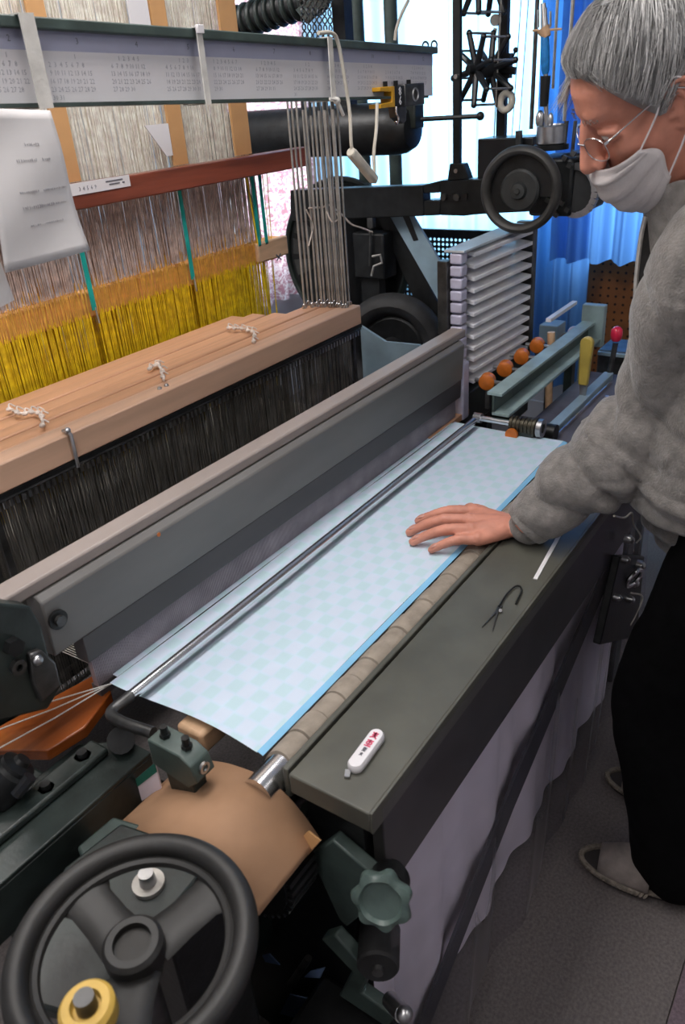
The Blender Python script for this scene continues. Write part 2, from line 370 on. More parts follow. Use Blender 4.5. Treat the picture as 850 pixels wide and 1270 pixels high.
# ---------------------------------------------------------------- the room
RX0, RX1, RY0, RY1, RH = -1.2, 3.6, -1.5, 2.75, 2.6
fl = struct('floor', MB().bx((RX0, RY0, -.05), (RX1, RY1, -.006)), M['floorm'])
sx = P(836, 1235, z=0)
for k, (a, b, m) in enumerate((((RX0, RY0), (RX1, sx.y - .003), 'floor2'), ((RX0, sx.y), (RX1, RY1), 'floorm'))):
    part('floor_sheet', MB().bx((a[0], a[1], -.006), (b[0], b[1], 0)), M[m], fl, label='mauve floor sheet' if m == 'floor2' else None)
W1 = (.8, 2.35, .86, 2.25); W2 = (3.02, 3.52, .75, 2.2)
struct('ceiling', MB().bx((RX0, RY0, RH), (RX1, RY1, RH + .05)), M['ceilp'])
mb = MB(); T = .12
mb.bx((RX1, RY0, 0), (RX1 + T, W1[0], RH)); mb.bx((RX1, W1[1], 0), (RX1 + T, RY1, RH)); mb.bx((RX1, W1[0], 0), (RX1 + T, W1[1], W1[2])); mb.bx((RX1, W1[0], W1[3]), (RX1 + T, W1[1], RH))
struct('wall_far', mb, M['plaster'])
mb = MB()
mb.bx((RX0, RY1, 0), (W2[0], RY1 + T, RH)); mb.bx((W2[1], RY1, 0), (RX1, RY1 + T, RH)); mb.bx((W2[0], RY1, 0), (W2[1], RY1 + T, W2[2])); mb.bx((W2[0], RY1, W2[3]), (W2[1], RY1 + T, RH))
struct('wall_left', mb, M['plaster'])
struct('wall_near', MB().bx((RX0 - T, RY0, 0), (RX0, RY1, RH)), M['plaster'])
struct('wall_right', MB().bx((RX0, RY0 - T, 0), (RX1, RY0, RH)), M['plaster'])
struct('baseboard_far', MB().bx((RX1 - .015, RY0, 0), (RX1, RY1, .09)), M['plaster'])
def make_window(name, a0, a1, z0, z1, pos, along_y):
    w_ = bpy.data.objects.new(name, None); COL.objects.link(w_); w_['kind'] = 'structure'
    def q(a, z, d): return (pos + d, a, z) if along_y else (a, pos + d, z)
    am = (a0 + a1) / 2; f = MB()
    for s in ((a0, a0 + .04, z0, z1), (a1 - .04, a1, z0, z1), (am - .03, am + .03, z0 + .04, z1 - .04), (a0 + .04, a1 - .04, z0, z0 + .04), (a0 + .04, a1 - .04, z1 - .04, z1)):
        f.bx(q(s[0], s[2], .03), q(s[1], s[3], .08))
    part('window_frame', f, M['frame'], w_)
    for b0, b1 in ((a0 + .04, am - .03), (am + .03, a1 - .04)):
        part('pane', MB().bx(q(b0, z0 + .04, .05), q(b1, z1 - .04, .054)), M['glass'], w_)
make_window('window_1', *W1, RX1, True)
make_window('window_2', *W2, RY1, False)

def curtain(name, m, label, pos, a0, a1, z0, z1, along_y, folds, amp, wob=.3, seed=0):
    rnd = random.Random(seed); ph = [rnd.uniform(0, 6) for _ in range(4)]
    def f(s, t):
        a = a0 + (a1 - a0) * s; k = amp * (.75 + .25 * (1 - t))
        d = k * (math.sin(2 * pi * folds * s + ph[0] + wob * math.sin(5 * s + ph[1]) + .25 * t) + .35 * math.sin(2 * pi * folds * 2.3 * s + ph[2]))
        z = z0 + (z1 - z0) * t + (.006 * math.sin(2 * pi * folds * s + ph[0]) if t == 0 else 0)
        return V((pos + d, a, z)) if along_y else V((a, pos + d, z))
    th = thing(name, label, 'curtain', ((pos, (a0 + a1) / 2, z0) if along_y else ((a0 + a1) / 2, pos, z0)))
    part('drape', MB().grid(f, int(folds * 16), 8), m, th, ang=180)
    rail = MB()
    if along_y: rail.cyl((pos, a0 - .04, z1 + .008), (pos, a1 + .04, z1 + .008), .012)
    else: rail.cyl((a0 - .04, pos, z1 + .008), (a1 + .04, pos, z1 + .008), .012)
    part('curtain_rail', rail, M['frame'], th)
    return th
curtain('sheer_curtain', M['sheer'], 'bright backlit sheer white curtain behind the winder and its reels', 3.44, 1.22, 2.55, .45, 2.32, True, 9, .022, seed=3)
curtain('blue_curtain', M['bluecurtain'], 'blue pleated curtain beside the head of the man, hem above the pegboard', 3.34, .62, 1.24, P(740, 325, x=3.34).z, 2.32, True, 6, .03, seed=5)
curtain('blue_curtain', M['bluecurtain'], 'long deep blue curtain hanging lower, behind the shuttle rack', 3.40, 1.10, 1.36, .25, 2.30, True, 3, .02, seed=8)
curtain('lace_curtain', M['lace'], 'pink and white lace curtain at upper left behind the loom', 2.62, 2.9, 3.56, .6, 2.45, False, 5, .02, seed=11)

pg = thing('pegboard', 'brown perforated pegboard leaning under the blue curtain', 'pegboard', (3.5, .9, .0))
y0, y1, zt = P(790, 330, x=3.5).y - .15, P(724, 330, x=3.5).y, P(740, 326, x=3.5).z + .03
part('panel', MB().bx((3.49, y0, 0), (3.505, y1, zt)), M['peg'], pg)
mb = MB()
n = int((y1 - y0) / .034)
for i in range(n):
    for j in range(int(zt / .034)):
        c = (3.489, y1 - .02 - i * .034, zt - .03 - j * .034); mb.cyl(c, (3.4895, c[1], c[2]), .006, n=8)
part('hole', mb, M['hole'], pg, kind='stuff')
for p, e, where in TUBES:
    t = thing('ceiling_lamp', 'fluorescent tube lamp fixed to the ceiling ' + where, 'lamp', (p[0], p[1], RH))
    part('housing', MB().bx((p[0] - .64, p[1] - .17, RH - .06), (p[0] + .64, p[1] + .17, RH)), M['ceilp'], t)
    for dy in (-.09, .09): part('tube', MB().cyl((p[0] - .6, p[1] + dy, RH - .085), (p[0] + .6, p[1] + dy, RH - .085), .014), M['bulb'], t)

# ---------------------------------------------------------------- the loom: cloth, rollers, tray
ZC = .76; X0, X1 = .548, 1.705
def cloth_z(x, t): return ZC + .0015 * math.sin(9 * x + 4 * t)
cl = thing('woven_cloth', 'pale blue woven cloth with green and lilac squares stretched across the loom', 'cloth', (X0, .575, ZC))
def cf(s, t):
    x = X0 + (X1 - X0) * s + (.006 * math.sin(t * 5) * (1 - s)); y = .577 + (.868 - .577) * t
    return V((x, y, cloth_z(x, t)))
mb = MB().grid(cf, 60, 16)
part('cloth_web', mb, M['cloth'], cl)
def cfold(s, t):                                 # the turn of the cloth on to the take-up roller
    x = X0 + (X1 - X0) * s; a = t * pi * .62
    return V((x, (.577 - .010 * t), ZC + .0003 - .003 * t * t))
part('blue_stripe', MB().grid(cfold, 40, 3), M['clothblue'], cl, label='bright blue stripe along the front edge of the cloth')
def fl_(s, t):
    return V((X0 + .01 + (X1 - X0 - .02) * s, .868 + .03 * t, ZC + .001))
part('fell_edge', MB().grid(fl_, 20, 2), M['cloth'], cl)
mb = MB()
for i in range(260):
    x = X0 + .012 + (X1 - X0 - .024) * i / 259; mb.cyl((x, .895, ZC), (x, 1.62, ZC - .03), .0008, n=3, cap=False)
solo('warp_sheet', mb, M['cream'], 'pale warp threads running from the reed into the heddles', 'warp threads', kind='stuff')

tr = thing('take_up_roller', 'take up roller wrapped in worn tan tape, chrome at the near end', 'roller', (1.1, .546, .72))
part('chrome_core', MB().cyl((.508, .546, .737), (1.76, .546, .737), .0225, n=28), M['chrome'], tr, label='chrome roller core showing at the near end')
k = 26; L = (1.72 - .552) / k
for i in range(k):
    x = .552 + L * i; mb = MB()
    o = .0016 * (i % 2) + random.uniform(0, .0008)
    a, b = V((x + .0008, .546, .737)), V((x + L - .0008, .546, .737))
    mb.lathe(a, (1, 0, 0), [(.0215, 0), (.0255 + o, .0006), (.0262 + o, L * .5), (.0255 + o, L - .0022), (.0215, L - .0016)], 28)
    for j, q in enumerate(mb.v): mb.v[j] = V((q.x + .35 * (q.z - .737), q.y, q.z))     # the wraps run on a slant
    part('tape_wrap', mb, M['tape'], tr)

bt = thing('breast_tray', 'dark grey steel breast tray with a back lip and deep front board', 'tray', (1.1, .45, .55))
XA, XB = .53, 1.78; ZT = .772
part('tray_plate', MB().bx((XA, .384, ZT - .034), (XB, .508, ZT)), M['traygrey'], bt, bev=.0025)
part('back_lip', MB().bx((XA + .004, .5125, ZT - .05), (XB, .5215, ZT + .001)), M['traygrey'], bt, bev=.002)
part('groove', MB().bx((XA + .02, .507, ZT - .045), (XB, .5130, ZT - .012)), M['blackpaint'], bt)
part('front_rim', MB().bx((XA, .3805, ZT - .034), (XB, .3845, ZT + .0015)), M['traygrey'], bt, bev=.001)
part('front_board', MB().bx((XA + .03, .386, .585), (XB, .404, ZT - .034)), M['board'], bt, bev=.002)
part('end_bracket', MB().bx((XA + .02, .41, .52), (XA + .05, .50, ZT - .034)), M['black'], bt)

# small things lying on the tray
a, b = P(437, 960, z=ZT), P(472, 912, z=ZT); d = (b - a); ln = d.length; d.normalize(); n = V((-d.y, d.x, 0)); c = (a + b) / 2
ca = thing('white_case', 'small white oval ended case with pink print on the grey tray', 'case', (c.x, c.y, ZT))
wd = .0105
def stadium(L, W, z, k=10):
    o = []
    for s in (1, -1):
        for i in range(k + 1):
            t = -pi / 2 + pi * i / k; o.append(c + (d * (L / 2 - W + W * math.cos(t)) + n * (W * math.sin(t))) * s + V((0, 0, z - c.z)))
    return o
body = MB(); LV = [(ln * .96, wd * .85, ZT), (ln, wd * 1.05, ZT + .003), (ln, wd * 1.05, ZT + .009), (ln * .95, wd * .85, ZT + .0125)]
lay = [stadium(*q) for q in LV]; m_ = len(lay[0])
body.add([p for l in lay for p in l], [(j * m_ + i, j * m_ + (i + 1) % m_, (j + 1) * m_ + (i + 1) % m_, (j + 1) * m_ + i) for j in range(3) for i in range(m_)] + [tuple(range(m_)), tuple(range(3 * m_, 4 * m_))])
part('shell', body, M['white'], ca)
def mark(l, s, pts, m, nm, lab=None):            # flat strokes printed on the case
    mb = MB()
    for (x0, y0, x1, y1) in pts:
        p0 = c + d * (l + y0 * s) + n * (-x0 * s); p1 = c + d * (l + y1 * s) + n * (-x1 * s); e = (p1 - p0); q = V((-e.y, e.x, 0)).normalized() * s * .13
        mb.prism([V((*(g.xy), ZT + .0126)) for g in (p0 + q, p0 - q, p1 - q, p1 + q)], (0, 0, .0003))
    part(nm, mb, m, ca, label=lab, smooth=False)
KA = [(-.5, .55, .5, .55), (0, .8, 0, -.1), (-.45, .1, .45, .1), (-.35, .35, .35, .35), (0, .0, -.55, -.6), (0, 0, .55, -.6), (-.2, -.4, .3, -.2)]
KB = [(-.55, .6, .55, .6), (-.4, .3, .4, .3), (-.4, .3, -.4, -.2), (.4, .3, .4, -.2), (-.4, -.2, .4, -.2), (0, .8, 0, -.6), (-.55, -.6, .55, -.6)]
mark(ln * .30, .0085, KA, M['pink'], 'printed_mark', 'pink printed character'); mark(ln * .10, .0085, KB, M['pink'], 'printed_mark', 'pink printed character')
mark(-ln * .06, .005, KB, M['ink'], 'printed_mark', 'small grey printed character'); mark(-ln * .18, .004, KA, M['ink'], 'printed_mark', 'small grey printed character')
part('tab', MB().box(c - d * (ln * .56) + n * .004 + V((0, 0, .003)), (.012, .007, .003), Matrix.Rotation(math.atan2(d.y, d.x) + .4, 3, 'Z')), M['steel'], ca, label='shiny metal tab at the near end')

sn = thing('thread_snips', 'black spring thread snips lying open on the grey tray', 'snips', P(625, 755, z=ZT))
zz = ZT + .004
def on(u, v, z=zz): return P(u, v, z=z)
bow = spline([on(619, 752), on(628, 738), on(638, 728), on(645, 727), on(647, 733), on(642, 744), on(640, 749)], 5)
part('spring_bow', MB().tube(bow, .0016, 6), M['black'], sn)
part('pivot', MB().cyl(on(621, 757, ZT), on(621, 757, ZT + .006), .003, n=10), M['steel'], sn)
for p, q in (((622, 752), (598, 779)), ((619, 752), (611, 784))):
    p0, p1 = on(*p, ZT + .001), on(*q, ZT + .001); e = (p1 - p0).normalized(); f = V((-e.y, e.x, 0)) * .0025
    part('blade', MB().prism([p0 + f, p0 - f, p1], (0, 0, .0022)), M['darksteel'], sn)
a, b = on(664, 719, ZT), on(697, 659, ZT); e = (b - a); f = V((-e.y, e.x, 0)).normalized() * .0036
rl = solo('steel_rule', MB().prism([a + f, a - f, b - f, b + f], (0, 0, .0022)), M['white'], 'thin white steel rule lying on the tray near the sleeve cuff', 'ruler', bev=.0005)

# clear plastic film hung over the front, the white sheet and band behind it
def filmf(s, t):
    x = .55 + 1.25 * s; z = .765 - .75 * t
    k = min(1, max(0, (t - .25) * 2.2)); y = .3785 - .014 * k + .010 * k * math.sin(23 * s + 2 * t) + .005 * k * math.sin(57 * s + 3 * t + 1) + .009 * k * abs(math.sin(15 * s + 1.2 * t)) ** 5 - .010 * k * math.sin(6 * s)
    return V((x, y, z + .01 * math.sin(9 * s) * t))
fm = thing('plastic_film', 'clear plastic film draped over the front board and hanging to the floor', 'plastic sheet', (1.15, .37, .015))
part('film_sheet', MB().grid(filmf, 150, 30), M['film'], fm, ang=180)
def wsf(s, t):
    x = .57 + 1.2 * s; return V((x, .425 + .008 * math.sin(31 * s + t) + .004 * math.sin(71 * s), .66 - .64 * t))
ws = thing('white_sheet', 'white cotton sheet hanging behind the plastic film', 'sheet', (1.15, .425, .02))
part('sheet_cloth', MB().grid(wsf, 120, 8), M['whitesheet'], ws, ang=180)
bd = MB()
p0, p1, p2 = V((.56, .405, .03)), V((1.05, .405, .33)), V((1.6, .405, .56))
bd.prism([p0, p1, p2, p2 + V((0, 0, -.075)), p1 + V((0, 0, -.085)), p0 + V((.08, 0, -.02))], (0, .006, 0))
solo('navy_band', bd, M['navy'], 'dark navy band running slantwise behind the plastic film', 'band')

# ---------------------------------------------------------------- chrome rod over the cloth and its clamp
rb = thing('temple_rod', 'chrome rod bent at the near end, lying across the blue cloth', 'rod', (1.08, .78, .77))
r0, r1 = P(163, 862, z=.782), P(588, 522, z=.782)
e = (r1 - r0).normalized()
part('rod', MB().cyl(r0, r1, .0082, n=20), M['chrome'], rb)
bend = spline([r0, r0 - e * .018, P(138, 884, z=.782), P(150, 895, z=.782), P(190, 909, z=.782)], 6)
part('bent_end', MB().tube(bend, .0086, 14), M['darksteel'], rb, label='dark bent end of the chrome rod')
rc = thing('rod_clamp', 'dark green clamp block with two bolts holding the bent rod', 'clamp', (.478, .64, .55))
mb = MB(); c0 = P(213, 922, z=.778)
mb.prism([V((.462, .605, .765)), V((.462, .612, .79)), V((.462, .63, .80)), V((.462, .69, .80)), V((.462, .69, .755)), V((.462, .625, .745))], (.034, 0, 0))
part('block', mb, M['green'], rc, bev=.002)
part('leg', MB().prism([V((.467, .62, .75)), V((.467, .675, .756)), V((.467, .655, .56)), V((.467, .625, .56))], (.024, 0, 0)), M['darkgreen'], rc, bev=.002)
for y in (.672, .632):
    part('bolt', MB().cyl((.479, y, .80), (.479, y, .806), .0075, n=6).cyl((.479, y, .806), (.479, y, .818), .0055, n=10), M['black'], rc)
part('bore', MB().ring((.479, .608, .778), (.479, .604, .778), .0085, .005, 16), M['steel'], rc)
a = P(240, 898, z=.745)
solo('wood_block', MB().box((.568, .70, .728), (.06, .05, .04)), M['tanwood'], 'small pale wood block under the cloth behind the clamp', 'block', bev=.006)

# ---------------------------------------------------------------- batten with its reed
ba = thing('loom_batten', 'broad grey batten beam with reed standing behind the cloth', 'batten', (1.1, .88, .75))
BX0, BX1 = .47, 1.75
part('beam_face', MB().prism([V((BX0, .868, .862)), V((BX0, .862, .955)), V((BX0, .872, .9635)), V((BX0, .90, .964)), V((BX0, .90, .862))], (BX1 - BX0, 0, 0)), M['batten'], ba, bev=.003)
part('cap_rail', MB().bx((BX0 - .05, .874, .9645), (BX1 + .03, .914, .985)), M['battencap'], ba, bev=.004)
part('lower_rail', MB().prism([V((BX0 + .05, .873, .812)), V((BX0 + .05, .871, .8615)), V((BX0 + .05, .90, .8615)), V((BX0 + .05, .90, .812))], (BX1 - BX0 - .05, 0, 0)), M['battendark'], ba, bev=.002)
mb = MB()
for i in range(420):
    x = BX0 + .06 + (BX1 - BX0 - .08) * i / 419; mb.box((x, .884, .785), (.0016, .010, .055))
part('reed_dents', mb, M['reed'], ba, kind='stuff')
part('reed_back', MB().bx((BX0 + .06, .886, .757), (BX1 - .02, .888, .812)), M['reed'], ba)
part('reed_foot', MB().bx((BX0 + .06, .879, .735), (BX1 - .02, .897, .757)), M['battendark'], ba)
mb = MB(); c = P(71, 768, y=.862)
mb.cyl((c.x, .8625, c.z), (c.x, .858, c.z), .0145, n=20)
bo = part('bolt', mb, M['black'], ba, label='round black bolt in the beam face')
part('bolt_head', MB().cyl((c.x, .858, c.z), (c.x, .852, c.z), .008, n=16), M['darksteel'], bo)
part('rust_spot', MB().cyl((P(197, 663, y=.862).x, .8622, P(197, 663, y=.862).z), (P(197, 663, y=.862).x, .8612, P(197, 663, y=.862).z), .0035, n=9), M['orange'], ba, label='small rust spot')
# end casting of the batten, near left
ec = thing('batten_arm', 'dark green iron arm bolted to the near end of the batten', 'arm', (.43, .88, .55))
pts = [P(-40, 745, y=.85), P(38, 752, y=.85), P(52, 775, y=.85), P(62, 815, y=.85), P(78, 850, y=.85), P(60, 880, y=.85), P(-40, 905, y=.85)]
part('plate', MB().prism(pts, (0, .035, 0)), M['darkgreen'], ec, bev=.004)
c = P(14, 800, y=.85); part('bolt', MB().cyl((c.x, .851, c.z), (c.x, .838, c.z), .013, n=6), M['black'], ec)
c = P(20, 826, y=.85); part('washer', MB().ring((c.x, .851, c.z), (c.x, .842, c.z), .011, .005, 18), M['darksteel'], ec)
c = P(56, 826, y=.84)
part('pawl', MB().prism([P(38, 812, y=.84), P(52, 806, y=.84), P(70, 822, y=.84), P(76, 850, y=.84), P(52, 872, y=.84), P(42, 846, y=.84)], (0, .02, 0)), M['darksteel'], ec, bev=.003)
c = P(45, 818, y=.84); part('screw', MB().ball((c.x, .838, c.z), .008), M['steel'], ec)
# varnished race board and weft threads
rcb = thing('shuttle_race', 'glossy varnished race board with orange lamp glow in its colour, at the near end of the batten', 'board', (.4, .9, .7))
part('board', MB().prism([P(-40, 930, z=.738), P(58, 931, z=.738), P(105, 902, z=.738), P(138, 858, z=.738), V((.57, .93, .738)), V((.25, 1.0, .738))], (0, 0, -.02)), M['copper'], rcb, bev=.002)
for i, (v0, dz) in enumerate(((884, .002), (905, .0), (930, -.003))):
    a = P(138, 848, z=.762 + dz); b = P(-12, v0 + 4, z=.765)
    solo('weft_thread', MB().tube([a, (a + b) / 2 + V((0, 0, -.003)), b], .0011, 5), M['strap'], '%s white weft thread running left from the cloth corner' % ('upper', 'middle', 'lower')[i], 'thread', group='weft threads')

# ---------------------------------------------------------------- heddle frames
FX0, FX1 = .56, 1.628
rods = [(384, 388, 346, 134), (390, 384, 352, 137), (378, 382, 343, 136), (397, 386, 362, 150), (402, 383, 372, 147), (404, 380, 375, 147), (408, 387, 366, 158), (413, 385, 380, 152), (416, 383, 388, 150), (420, 388, 393, 150), (423, 386, 398, 150), (427, 389, 403, 146), (430, 386, 409, 148), (433, 390, 413, 150), (436, 388, 417, 146), (440, 390, 422, 147), (444, 396, 427, 140)]
rods = sorted((378 + (r[0] - 378) * .84,) + r[1:] for r in rods)
def stand(i):                                    # where rod i stands on the row of frames
    y = 1.222 - .112 * i / 16 + (.016 if i % 3 == 1 else 0); lo, hi = 340, 420
    for _ in range(30):
        m_ = (lo + hi) / 2
        if P(rods[i][0], m_, z=1.064).y > y: lo = m_
        else: hi = m_
    return P(rods[i][0], lo, z=1.064)
feet = [stand(i) for i in range(len(rods))]
YF = [1.10, 1.152, 1.198, 1.244, 1.290, 1.336]
for i, y in enumerate(YF):
    zt = 1.060 - .002 * (i % 2) - (.001 * i)
    x1 = max([FX1 if i == 0 else 1.61 - .028 * i] + [p.x + .012 for p in feet if y - .004 <= p.y < y + .048]); th_ = .046 if i == 0 else .042
    lab = ['pale front wood heddle frame above the batten, with a bolt hook', 'second wooden heddle frame counted from the batten', 'third wooden heddle frame counted from the batten', 'fourth wooden heddle frame counted from the batten', 'fifth wooden heddle frame, next to the rearmost one', 'rearmost wooden heddle frame, nearest the yellow cords'][i]
    hf = thing('heddle_frame', lab, 'heddle frame', (1.1, y + th_ / 2, .70), group='wooden heddle frames in a row')
    part('top_bar', MB().bx((FX0, y, 1.012), (x1, y + th_, zt)), M['frontwood' if i == 0 else 'pinkwood'], hf, bev=.003)
    part('heddle_rail', MB().cyl((FX0, y + .012, .996), (x1 + .01, y + .012, .996), .004, n=8), M['darksteel'], hf)
    part('lower_rail', MB().cyl((FX0, y + .012, .55), (x1 + .01, y + .012, .55), .005, n=8), M['darksteel'], hf)
    part('side_rod', MB().bx((x1 - .03, y + .01, .53), (x1 - .018, y + .016, 1.012)), M['darksteel'], hf)
    part('side_rod', MB().bx((FX0 + .01, y + .01, .53), (FX0 + .022, y + .016, 1.012)), M['darksteel'], hf)
    mb = MB(); nn = 300 if i < 3 else 150
    for j in range(nn):
        x = FX0 + .03 + (x1 - FX0 - .07) * (j + random.uniform(-.3, .3)) / nn; yy = y + .012 + random.uniform(-.003, .003)
        mb.cyl((x, yy, .548), (x, yy, 1.0), .0008, n=3, cap=False)
    part('heddles', mb, M['heddle'] if 'heddle' in M else M['darksteel'], hf, kind='stuff')
    if i == 0:
        part('black_edge', MB().bx((FX0, y - .001, 1.004), (x1, y + .02, 1.0115)), M['black'], hf)
        mb = MB()
        for j in range(90):
            x = FX0 + .01 + (x1 - FX0 - .02) * j / 89; mb.box((x, y + .007, .989), (.005, .004, .012))
        part('heddle_clips', mb, M['steel'], hf, kind='stuff')
        a, b = P(85, 533, y=y - .004), P(95, 580, y=y - .004)
        part('bolt_hook', MB().tube([V((a.x, y + .012, zt + .004)), V((a.x, y - .002, zt + .005)), V((a.x + .001, y - .0055, a.z - .01)), V((a.x, y - .005, b.z))], .0032, 8).ball((a.x, y + .0, zt + .006), .006), M['steel'], hf, label='bent steel bolt hook over the front bar')
        c = P(195, 480, z=zt); part('screw', MB().ball((c.x - .006, y + .02, zt), .005).ball((c.x + .012, y + .02, zt), .005), M['steel'], hf)
# knotted white strings on the frames
for i, (us, lab) in enumerate((([(12, 508), (26, 514), (38, 512), (50, 516), (54, 528)], 'leftmost white knotted string lying across the frame tops'), ([(186, 458), (196, 452), (200, 460), (203, 472)], 'small white knotted string in the middle of the frame tops'), ([(284, 407), (296, 408), (308, 410), (316, 414), (314, 424)], 'right white knotted string near the lifting rods'))):
    pts = spline([P(u, v, z=1.066) for u, v in us], 6); mb = MB()
    for j, p in enumerate(pts):
        pts[j] = p + V((random.uniform(-.002, .002), random.uniform(-.002, .002), random.uniform(0, .004)))
    mb.tube(pts, .0026, 6)
    for j in range(0, len(pts), 4): mb.ball(pts[j], (.006, .005, .0045), 8, 6).tube(spline([pts[j], pts[j] + V((.006, .004, .008)), pts[j] + V((.012, -.004, .002))], 3), .0015, 5)
    solo('knotted_string', mb, M['knot'], lab, 'string', group='knotted strings on the heddle frames')
# lifting rods at the far end of the frames
places = ['leftmost', 'second from the left', 'third from the left', 'fourth from the left', 'fifth from the left', 'sixth from the left', 'seventh from the left', 'eighth from the left', 'middle', 'eighth from the right', 'seventh from the right', 'sixth from the right', 'fifth from the right', 'fourth from the right', 'third from the right', 'second from the right', 'rightmost']
rods.sort(key=lambda q: q[0])
for i, (u, v, u2, v2) in enumerate(rods):
    x, y = feet[i].x, feet[i].y; tz = P(u2, v2, y=y).z + (.12 if i % 3 else .02); tx = x + random.uniform(-.006, .006)
    th = thing('lifting_rod', 'grey steel lifting rod, %s of the bunch above the frame ends' % places[i], 'rod', (x, y, 1.05), group='lifting rods above the heddle frames')
    part('rod', MB().cyl((x, y, 1.058), (tx, y, tz), .0026, n=8), M['wire'], th)
    part('foot_hook', MB().torus((x, y, 1.064), (.5, 1, .2), .006, .0018, 12, 6), M['steel'], th)
    if i % 3 == 0: part('tip', MB().cyl((tx, y, tz), (tx, y, tz + .05), .0036, n=8), M['darksteel'], th)
pts = spline([P(383, 258, y=1.2), P(400, 257, y=1.19), P(408, 254, y=1.17), P(424, 266, y=1.16), P(436, 278, y=1.15), P(450, 283, y=1.15), P(462, 288, y=1.15)], 6)
solo('tie_string', MB().tube(pts, .0022, 6).tube(spline([P(412, 258, y=1.15), P(420, 270, y=1.15), P(412, 275, y=1.14), P(405, 262, y=1.15)], 5), .0018, 5).tube(spline([P(380, 260, y=1.2), P(388, 280, y=1.2), P(383, 305, y=1.2)], 5), .0018, 5), M['knot'], 'white string tied round the lifting rods with a loose end', 'string')

# ---------------------------------------------------------------- jacquard harness
YJ = 1.42
jq = thing('jacquard_harness', 'yellow and pinkish harness cords with tan comber board hanging behind the frames', 'loom harness', (1.15, YJ, .9))
cb0, cb1 = P(0, 412, y=YJ), P(354, 322, y=YJ)
part('comber_board', MB().bx((.55, YJ + .004, 1.142), (cb1.x, YJ + .05, 1.196)), M['boardtan'], jq, bev=.004)
part('board_end', MB().bx((P(318, 325, y=YJ).x, YJ - .012, 1.148), (cb1.x + .004, YJ + .003, 1.198)), M['tanwood'], jq, bev=.004, label='bare wooden end of the comber board with a cross mark')
q = P(346, 318, y=YJ - .013)
for s in (1, -1):
    part('cross_mark', MB().box((q.x, YJ - .0125, q.z - .002), (.026, .001, .0035), Matrix.Rotation(s * .7, 3, 'Y')), M['ink'], jq)
XE = P(325, 300, y=YJ).x
gaps = [1.08, 1.385]
def cords(y, z0, z1, pitch, r, jitter=0, xs=.55, xe=None):
    mb = MB(); x = xs
    while x < (xe or XE):
        if not any(abs(x - g) < .006 for g in gaps): mb.cyl((x + random.uniform(-.001, .001), y + random.uniform(-.004, .004), z0), (x + random.uniform(-.001, .001), y + random.uniform(-.004, .004), z1 + random.uniform(-jitter, jitter)), r, n=3, cap=False)
        x += pitch
    return mb
part('yellow_cords', cords(YJ - .004, .80, 1.152, .0026, .0013, .006), M['yellow'], jq, kind='stuff')
part('yellow_cords', cords(YJ + .022, .80, 1.142, .0024, .0010), M['yellow'], jq, kind='stuff')
part('yellow_cords', cords(YJ + .045, .80, 1.142, .0022, .0012), M['yellow'], jq, kind='stuff')
part('yellow_cords', cords(YJ + .062, .80, 1.142, .0019, .0012), M['yellow'], jq, kind='stuff')
part('ochre_cords', cords(YJ - .001, 1.146, 1.215, .0032, .0009, .018), M['ochre'], jq, kind='stuff')
part('ochre_cords', cords(YJ + .03, 1.19, 1.225, .0030, .0010, .02), M['ochre'], jq, kind='stuff')
for k_, yy in enumerate((-.004, .02, .045)): part('pink_cords', cords(YJ + yy, 1.205, 1.40, .0042, .0014, .01), M['pinkgrey'], jq, kind='stuff')
for k_, yy in enumerate((.012, .04, .065)): part('cream_cords', cords(YJ + yy, 1.39, 2.15, .0044, .0016), M['cream'], jq, kind='stuff')
for i, (x, lab) in enumerate(((1.08, None), (1.385, None), (1.645, None), (1.675, None))):
    zb = 1.16 if i < 2 else 1.19
    part('ribbon', MB().prism([V((x - .006, YJ - .012, zb)), V((x + .006, YJ - .012, zb)), V((x + .005, YJ - .012, 1.372)), V((x - .005, YJ - .012, 1.372))], (0, .002, 0)), M['teal'], jq, label='teal green ribbon between the cords')
for i, x in enumerate((1.085, 1.39)):
    part('ribbon_wire', MB().cyl((x, YJ - .011, 1.13), (x - .002, YJ - .011, 1.165), .0022, n=6), M['wire'], jq)
part('loose_cord', MB().cyl((1.66, YJ - .01, .95), (1.625, YJ - .01, 1.372), .002, n=6).cyl((1.70, YJ, .9), (1.70, YJ, 1.37), .0012, n=5).cyl((1.69, YJ + .02, .9), (1.695, YJ, 1.37), .0012, n=5).cyl((1.715, YJ + .02, .9), (1.72, YJ, 1.37), .0012, n=5), M['yellow'], jq)
rbm = thing('cross_beam', 'red brown varnished wooden beam crossing the harness cords', 'beam', (1.2, YJ - .02, 1.36))
part('beam', MB().bx((.5, YJ - .05, 1.365), (1.84, YJ - .014, 1.412)), M['redwood'], rbm, bev=.003)
a, b = P(86, 236, y=YJ - .051), P(161, 224, y=YJ - .051)
lb = part('paper_label', MB().bx((a.x, YJ - .0515, 1.392), (b.x, YJ - .0502, 1.414)), M['white'], rbm, label='white printed paper label')
R_up = Matrix.Rotation(pi / 2, 3, 'X')
text_mesh('34569', .011, R_up, (a.x + .022, YJ - .052, 1.3985), M['ink'], 'label_print', lb, spacing=1.8)
mb = MB()
for i, (dx, dz, wd_) in enumerate(((.092, .0145, .045), (.1, .0085, .028), (.135, .0085, .006))): mb.bx((a.x + dx, YJ - .0522, 1.392 + dz), (a.x + dx + wd_, YJ - .0516, 1.392 + dz + .0025))
part('fine_print', mb, M['ink'], lb)
